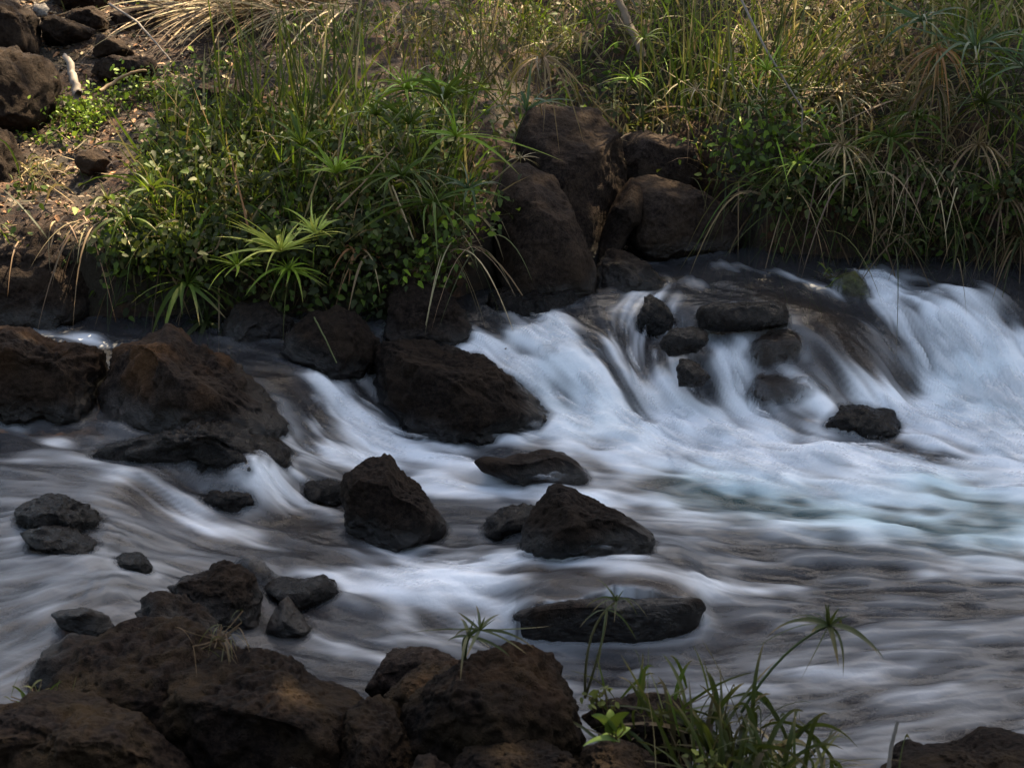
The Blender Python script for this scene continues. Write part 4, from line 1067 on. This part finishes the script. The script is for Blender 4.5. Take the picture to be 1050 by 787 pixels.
creeper('fresh green creeper under the light green star-shaped sedge head', [at_y(730,150,6.8), at_y(770,150,6.72), at_y(800,140,6.72), at_y(840,130,6.75)], 420, .042, GREEN, .10, tints=[GREEN, GREEN, BRIGHT, DARK])
creeper('shaded creeper at the bottom of the right bank near the water', [at_y(890,225,6.58), at_y(930,245,6.52), at_y(975,235,6.5), at_y(1010,250,6.45)], 300, .04, DARK, .10, tints=[DARK, GREEN, DARK])
creeper('low green leaves beside the driftwood stub', [G(55,125), G(80,115), G(105,120), G(75,140)], 1300, .03, BRIGHT, .08, name='leafy_plant', cat='plant', tints=[GREEN, BRIGHT, BRIGHT])
creeper('low green leaves right of the driftwood stub, below the long flat rock', [G(125,100), G(150,102), G(180,105), G(195,112)], 1300, .03, GREEN, .09, name='leafy_plant', cat='plant', tints=[GREEN, BRIGHT, GREEN])
creeper('leafy plant below the bent golden straw', [G(190,80), G(215,70), G(245,60), G(230,85)], 300, .04, GREEN, .07, name='leafy_plant', cat='plant', tints=[GREEN, BRIGHT, DARK])
creeper('small leafy weed in front of the half-seen boulder at the left edge', [G(10,195), G(30,200), G(42,195), G(20,205)], 90, .045, GREEN, .045, name='leafy_plant', cat='plant', tints=[GREEN, OLIVE])
creeper('small bright weed between the flat-lit boulder and the dry grass clump', [G(25,140), G(35,145), G(48,150), G(60,138)], 80, .04, BRIGHT, .04, name='leafy_plant', cat='plant', tints=[GREEN, BRIGHT])
creeper('fresh leaves in sun above the dark boulder gap at the top middle', [G(560,25), G(600,12), G(640,30), G(620,55)], 260, .04, GREEN, .12, name='leafy_plant', cat='plant', tints=[GREEN, BRIGHT, OLIVE])
creeper('low dark leaves right of the flat-topped boulder', [G(715,120), G(730,105), G(700,95), G(680,100)], 200, .04, DARK, .09, name='leafy_plant', cat='plant', tints=[DARK, GREEN])

# ---- sticks and driftwood
def stick(label, pts, r0, r1, tint, name='stick', cat='stick'):
    g = Greens(); pts = np.asarray(pts, float)
    s = np.linspace(0, len(pts) - 1, len(pts) * 5); P = np.stack([np.interp(s, np.arange(len(pts)), pts[:, i]) for i in range(3)], -1)
    P += rng.normal(size=P.shape) * r0 * .12
    g.tube(P, r0, r1, tint, 7)
    return tag(g.build(name, M_DRYLEAF, None, pts[0]), label, cat)
GREY = (.20, .16, .13)
stick('pale driftwood stub standing in the ground leaves on the left bank', [at_y(80,98,7.25), at_y(76,84,7.3), at_y(70,62,7.4), at_y(66,56,7.45)], .028, .012, GREY, 'driftwood_stub', 'driftwood')
stick('pale branch lying below the long flat rock', [at_y(102,94,7.4), at_y(120,82,7.5), at_y(136,74,7.5), at_y(150,72,7.5)], .011, .005, TAN)
stick('long thin pale twig slanting down from the top edge over the dark rocks', [at_y(112,4,8.2), at_y(140,22,8.0), at_y(158,42,7.8), at_y(175,62,7.7)], .007, .004, GREY)
stick('thin pale twig lying near the top edge left of the straw', [at_y(140,-1,8.6), at_y(180,10,8.5), at_y(215,12,8.4)], .008, .004, TAN)
stick('bent straw-coloured stem crossing the creeper of the right bank', [at_y(760,0,6.9), at_y(785,50,6.7), at_y(810,92,6.62), at_y(823,112,6.6), at_y(822,135,6.6)], .006, .003, GREY, 'bent_stem', 'stem')
stick('thin straw stem lying slantwise across the star-shaped sedge', [at_y(402,190,5.98), at_y(412,215,5.95), at_y(424,246,5.93)], .004, .003, STRAW, 'bent_stem', 'stem')
stick('long straw stem leaning left over the middle of the left bank', [at_y(345,215,6.0), at_y(375,185,6.02), at_y(405,150,6.05)], .004, .0025, TAN, 'bent_stem', 'stem')
stick('dry straw stem crossing the shaded sloping rock', [at_y(322,325,5.5), at_y(334,348,5.46), at_y(345,372,5.42)], .0035, .0025, OLIVE, 'bent_stem', 'stem')
stick('leaning tan stem in front of the middle of the left bank', [at_y(256,240,5.98), at_y(248,205,6.0), at_y(237,162,6.05)], .005, .003, RUSTY, 'bent_stem', 'stem')
stick('folded straw stem above the dark broad-bladed sedge', [at_y(195,275,5.95), at_y(210,235,5.95), at_y(196,268,5.93), at_y(222,255,5.93), at_y(228,240,5.95)], .005, .003, TAN, 'bent_stem', 'stem')
stick('pale brown trunk of a small shrub at the top edge above the boulders', [at_y(660,60,7.8), at_y(648,30,7.9), at_y(636,5,8.0), at_y(625,-25,8.1)], .024, .018, (.16, .11, .07), 'dead_shrub_trunk', 'shrub trunk')
stick('upright bare twig at the bottom edge left of the right corner boulder', [at_y(910,800,2.72), at_y(914,765,2.75), at_y(920,740,2.76)], .0055, .004, (.2, .17, .14), 'bare_twig', 'twig')
stick('broken twig jutting from the white cascade beside the big black boulder', [at_y(508,366,5.75), at_y(514,361,5.72), at_y(519,357,5.70)], .005, .003, (.2, .12, .08), 'broken_twig', 'twig')

# ---- near bank plants
FG = (0.022, 0.036, 0.010)
sedge('small near sedge with blades spread flat on top of the tan rock', at_y(478, 690, 3.0),
      [(492,646,2.98,56,8,FG,.2,-6), (480,652,2.96,36,5,FG,.3,0)], wid0=.008)
sedge('thin withered near sedge arching over the flat slab', at_y(600, 715, 3.0),
      [(632,616,3.05,34,6,FG,.9,25), (622,625,3.02,32,5,FG,1.0,20)], wid0=.005, stalk=(.1, .09, .04))
sedge('single near sedge head on a slanting stalk over the pool', at_y(760, 730, 2.9),
      [(850,641,2.95,50,12,FG,.5,8)], wid0=.0095)
tuft('large near clump of strap-like sedge leaves at the bottom edge, right of centre', at_y(755, 800, 2.72), 190, .40, .0115, FG, spread=.10, el=(20, 88), droop=(.25, .9), name='sedge_clump', cat='sedge clump', tints=[FG, DARK, FG, FG, (.05, .035, .02)], dry=.03, lean=(0, .15, 0))
tuft('slender near grass blades standing left of the large clump', at_y(668, 735, 2.9), 26, .22, .009, FG, spread=.06, el=(55, 90), droop=(.1, .5), name='grass_clump', tints=[FG, GREEN, OLIVE])
tuft('low blades sticking out right of the large near clump at the bottom edge', at_y(830, 800, 2.68), 16, .26, .009, FG, lean=(.6, .1, 0), spread=.04, el=(0, 40), droop=(0, .4), tints=[FG, OLIVE])
tuft('young bright green plant with curled leaves on the rounded brown boulder', at_y(632, 752, 2.62), 9, .085, .02, BRIGHT, spread=.008, el=(15, 75), droop=(.3, .8), name='young_plant', cat='plant', tints=[GREEN, (.10, .17, .03)], tipc=None)
creeper('small yellowish leaves between the upright boulder and the rounded brown boulder', [at_y(604,718,2.8), at_y(612,708,2.82), at_y(622,712,2.82)], 26, .022, LIME, .015, name='leafy_plant', cat='plant', tints=[(.16, .17, .04), OLIVE])
creeper('little yellow-green leaves at the bottom edge below the large near clump', [at_y(712,782,2.6), at_y(724,778,2.6), at_y(732,784,2.6)], 22, .024, LIME, .014, name='leafy_plant', cat='plant', tints=[(.18, .20, .04), OLIVE])
tuft('short green grass beside the nearest corner boulder at the pool', at_y(35, 716, 2.95), 20, .075, .005, GREEN, spread=.03, el=(20, 80), droop=(.2, .7), tints=[GREEN, OLIVE])
tuft('matted dead grass on the right end of the rough ledge', at_y(222, 652, 3.1), 22, .08, .003, BROWN_, lean=(.4, -.6, 0), spread=.04, el=(0, 50), droop=(.6, 1.3), tints=[OLIVE, (.1, .08, .045), BROWN_])

# ------------------------------------------------------------------ what nobody could count: grass, undergrowth, fallen leaves of the far bank
def bank_points(n, x0, x1, s0, s1, power=1.0):
    x = rng.uniform(x0, x1, n); s = s0 + (s1 - s0) * rng.uniform(0, 1, n) ** power
    y = shore(x) + s
    return np.stack([x, y, ground_z(x, y)], -1)
def clear(P):
    """True where the open soil and boulders of the left terrace are"""
    return (P[:, 0] < -1.16 - 0.1 * (P[:, 1] - 7)) & (P[:, 1] > 6.12) & (P[:, 1] < 9.3) & (P[:, 0] > -3.2)

P = bank_points(17000, -4.2, 4.4, 0.12, 5.0, 1.3)
cl = clear(P); P = P[~cl | (rng.uniform(size=len(P)) < .03)]
patch = fbm(P * np.array([1.6, 1.6, 0]), 61, 3)
hollow = np.exp(-(((P[:, 0] + .15) / .55) ** 2 + ((P[:, 1] - 7.6) / .9) ** 2) ** 2)
P = P[(rng.uniform(size=len(P)) > hollow * .97) & ~((P[:, 0] > -.2) & (P[:, 0] < 1.2) & (P[:, 1] < 7.0))]
P = P[(P[:, 0] > -.3) | (rng.uniform(size=len(P)) < .45)]
P = P[~((P[:, 0] > -1.9) & (P[:, 0] < -1.15) & (P[:, 1] > 6.8) & (P[:, 1] < 7.45))]
patch = fbm(P * np.array([1.6, 1.6, 0]), 61, 3)
n = len(P); g = Greens()
pal = np.array([GREEN, DARK, OLIVE, BRIGHT, STRAW, TAN]); wts = np.array([.19, .34, .06, .15, .16, .10])
pk = rng.choice(6, n, p=wts); pk = np.where(patch > .35, rng.choice([4, 5, 2], n), pk)
g.blades(P, cone_dirs(n, 25, 90) + np.array([0, -.15, 0]), rng.uniform(.18, .5, n) * (1 + .4 * (P[:, 0] > .6)) * np.where((P[:, 0] < -.3) & (P[:, 1] > 6.8), .6, 1), rng.uniform(.005, .012, n), pal[pk], rng.uniform(.2, 1.0, n), 5, bend=rng.normal(size=(n, 3)) * .12)
tag(g.build('bank_grass', M_LEAF), kind='stuff')

P = bank_points(24000, -4.2, 4.4, 0.05, 4.5, 1.2)
P = P[~clear(P) | (rng.uniform(size=len(P)) < .04)]
patch = fbm(P * np.array([2.2, 2.2, 0]) + 9, 71, 3)
P = P[patch > -.15]; n = len(P); g = Greens()
P[:, 2] += rng.uniform(0, .16, n); pal = np.array([DARK, GREEN, GREEN, BRIGHT, OLIVE])
g.leaves(P, rng.normal(size=(n, 3)) * .5 + np.array([0, -.4, .8]), rng.uniform(.02, .05, n), pal[rng.choice(5, n, p=[.5, .2, .1, .08, .12])])
tag(g.build('undergrowth_leaves', M_LEAF), kind='stuff')

g = Greens()
P = bank_points(7500, -1.72, -.25, 0.0, 1.2); n = len(P); P[:, 2] += rng.uniform(0, 1, n) ** 1.5 * .26
pal = np.array([DARK, GREEN, DARK, OLIVE, GREEN])
g.leaves(P, rng.normal(size=(n, 3)) * .5 + np.array([0, -.5, .8]), rng.uniform(.02, .05, n), pal[rng.integers(0, 5, n)])
P = bank_points(1500, -1.7, -.2, 0.05, 1.1); n = len(P); pal = np.array([DARK, GREEN, DARK, TAN, STRAW, GREEN, DARK, BRIGHT])
g.blades(P, cone_dirs(n, 55, 90) + np.array([0, -.12, 0]), rng.uniform(.2, .55, n), rng.uniform(.006, .013, n), pal[rng.integers(0, 8, n)], rng.uniform(.1, .9, n), 6, bend=rng.normal(size=(n, 3)) * .12)
tag(g.build('bank_thicket', M_LEAF), kind='stuff')
# fringe hanging over both undercut edges
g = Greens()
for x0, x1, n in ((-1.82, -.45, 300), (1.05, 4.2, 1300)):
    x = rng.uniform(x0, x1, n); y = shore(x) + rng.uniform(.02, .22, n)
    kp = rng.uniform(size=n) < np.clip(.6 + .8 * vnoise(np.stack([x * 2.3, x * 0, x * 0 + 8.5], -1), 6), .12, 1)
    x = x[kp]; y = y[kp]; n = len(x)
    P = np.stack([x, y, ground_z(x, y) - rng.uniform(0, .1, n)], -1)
    pal = np.array([DARK, BROWN_, OLIVE, TAN, GREEN])  # mostly dark tones: shade under the overhang painted into the blades
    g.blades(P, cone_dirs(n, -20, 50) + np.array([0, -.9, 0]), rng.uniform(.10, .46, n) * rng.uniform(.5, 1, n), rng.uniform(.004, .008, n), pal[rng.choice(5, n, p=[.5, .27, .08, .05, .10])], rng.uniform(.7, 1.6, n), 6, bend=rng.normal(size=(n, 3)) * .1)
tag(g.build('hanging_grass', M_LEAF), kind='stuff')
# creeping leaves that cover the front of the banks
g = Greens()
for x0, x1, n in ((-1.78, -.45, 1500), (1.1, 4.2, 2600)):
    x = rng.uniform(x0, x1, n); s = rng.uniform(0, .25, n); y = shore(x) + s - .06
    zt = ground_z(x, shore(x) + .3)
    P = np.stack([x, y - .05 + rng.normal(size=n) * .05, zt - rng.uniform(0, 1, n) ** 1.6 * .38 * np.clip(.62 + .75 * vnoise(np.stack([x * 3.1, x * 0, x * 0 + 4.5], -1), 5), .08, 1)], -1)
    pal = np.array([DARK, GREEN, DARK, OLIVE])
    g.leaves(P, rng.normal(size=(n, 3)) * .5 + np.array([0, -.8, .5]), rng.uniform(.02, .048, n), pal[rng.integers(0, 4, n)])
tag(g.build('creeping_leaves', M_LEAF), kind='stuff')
# leaf litter and twigs on the open soil
P = bank_points(11000, -3.4, -.9, 0.12, 3.4)
P = P[clear(P) | (rng.uniform(size=len(P)) < .15)]; n = len(P); P[:, 2] += rng.uniform(0, .012, n); g = Greens()
pal = np.array([BROWN_, TAN, RUSTY, STRAW, (.06, .04, .03)])
g.leaves(P, rng.normal(size=(n, 3)) * .35 + np.array([0, -.1, 1]), rng.uniform(.015, .055, n), pal[rng.choice(5, n, p=[.42, .16, .20, .04, .18])], aspect=.45)
P = bank_points(500, -3.4, -1.0, 0.2, 3.4); n = len(P); P[:, 2] += .01
g.blades(P, cone_dirs(n, -5, 12), rng.uniform(.06, .25, n), rng.uniform(.004, .007, n), np.array([STRAW, TAN, BROWN_])[rng.integers(0, 3, n)], 0, 4, bend=rng.normal(size=(n, 3)) * .15)
tag(g.build('leaf_litter', M_DRYLEAF), kind='stuff')

# ------------------------------------------------------------------ the tree above the far bank whose crown shades the stream
e = empty('shade_tree', (7.0, 11.0, 1.9)); tag(e, 'tall leafy tree on the far bank beyond the right edge, its crown shading the stream', 'tree')
base = np.array([7.0, 11.0, 1.9]); CC = np.array([3.3, 8.7, 8.0]); CR = np.array([3.9, 3.2, 1.4])
g = Greens(); t = np.linspace(0, 1, 14)[:, None]
top = np.array([5.2, 9.9, 7.2])
g.tube(base - np.array([0, 0, .4]) + (top - base) * t + np.array([.5, .3, 0]) * np.sin(t * math.pi), .26, .15, (.15, .11, .08), 10)
for i in range(16):
    a = rng.uniform(0, 2 * math.pi); r_ = rng.uniform(.4, .9)
    tip = CC + CR * np.array([math.cos(a) * r_, math.sin(a) * r_, rng.uniform(-.3, .6)])
    mid = (top + tip) / 2 + np.array([0, 0, .5])
    g.tube(top * (1 - t) ** 2 + 2 * mid * t * (1 - t) + tip * t ** 2, .10, .02, (.15, .11, .08), 6)
g.build('trunk', M_BARK, e, base)
g = Greens()
def crown_part(CC, CR, ncl, n, l0, l1):
    cu = unit(rng.normal(size=(ncl, 3))) * rng.uniform(0, 1, (ncl, 1)) ** .42
    cc = CC + CR * cu
    P = cc[rng.integers(0, ncl, n)] + rng.normal(size=(n, 3)) * .24
    g.leaves(P, rng.normal(size=(n, 3)) * .6 + np.array([0, 0, .8]), rng.uniform(l0, l1, n), np.array([GREEN, DARK, OLIVE])[rng.integers(0, 3, n)])
crown_part(np.array([3.3, 8.1, 8.0]), np.array([3.9, 2.5, 1.4]), 420, 21000, .10, .20)
crown_part(np.array([3.0, 9.7, 8.2]), np.array([1.15, .8, .5]), 50, 2300, .10, .20)
crown_part(np.array([1.4, 10.7, 8.0]), np.array([1.8, .8, .6]), 12, 180, .10, .20)
crown_part(np.array([2.6, 12.4, 8.4]), np.array([4.6, 1.7, .6]), 44, 2000, .11, .2)
crown_part(np.array([1.6, 9.0, 8.1]), np.array([.9, .7, .5]), 40, 1700, .10, .20)
crown_part(np.array([4.0, 8.4, 8.1]), np.array([.8, .7, .5]), 36, 1500, .10, .20)
crown_part(np.array([5.7, 10.5, 8.0]), np.array([1.9, 1.8, 1.0]), 130, 6800, .10, .20)
g.build('crown', M_LEAF, e, base)

# unseen tree on the near bank, added to keep the low sky off the stones
e = empty('unseen_near_tree', (-1.5, -5.5, 1.0)); tag(e, 'unseen spreading leafy tree added on the near bank behind the viewer to darken the stone fronts', 'tree')
base = np.array([-1.5, -5.5, 1.0])
g = Greens(); top = base + np.array([.6, .3, 4.5])
g.tube(base - np.array([0, 0, .4]) + (top - base) * t, .28, .14, (.15, .11, .08), 10)
for i in range(14):
    a = rng.uniform(0, 2 * math.pi)
    tip = top + np.array([math.cos(a) * 4.5, math.sin(a) * 1.2, rng.uniform(-1.5, 2.0)])
    g.tube(top * (1 - t) + tip * t + np.array([0, 0, .4]) * np.sin(t * math.pi), .10, .02, (.15, .11, .08), 6)
g.build('trunk', M_BARK, e, base)
g = Greens(); crown_part(np.array([-.8, -5.2, 4.6]), np.array([6.5, 2.0, 3.4]), 500, 15000, .2, .36)
g.build('crown', M_LEAF, e, base)
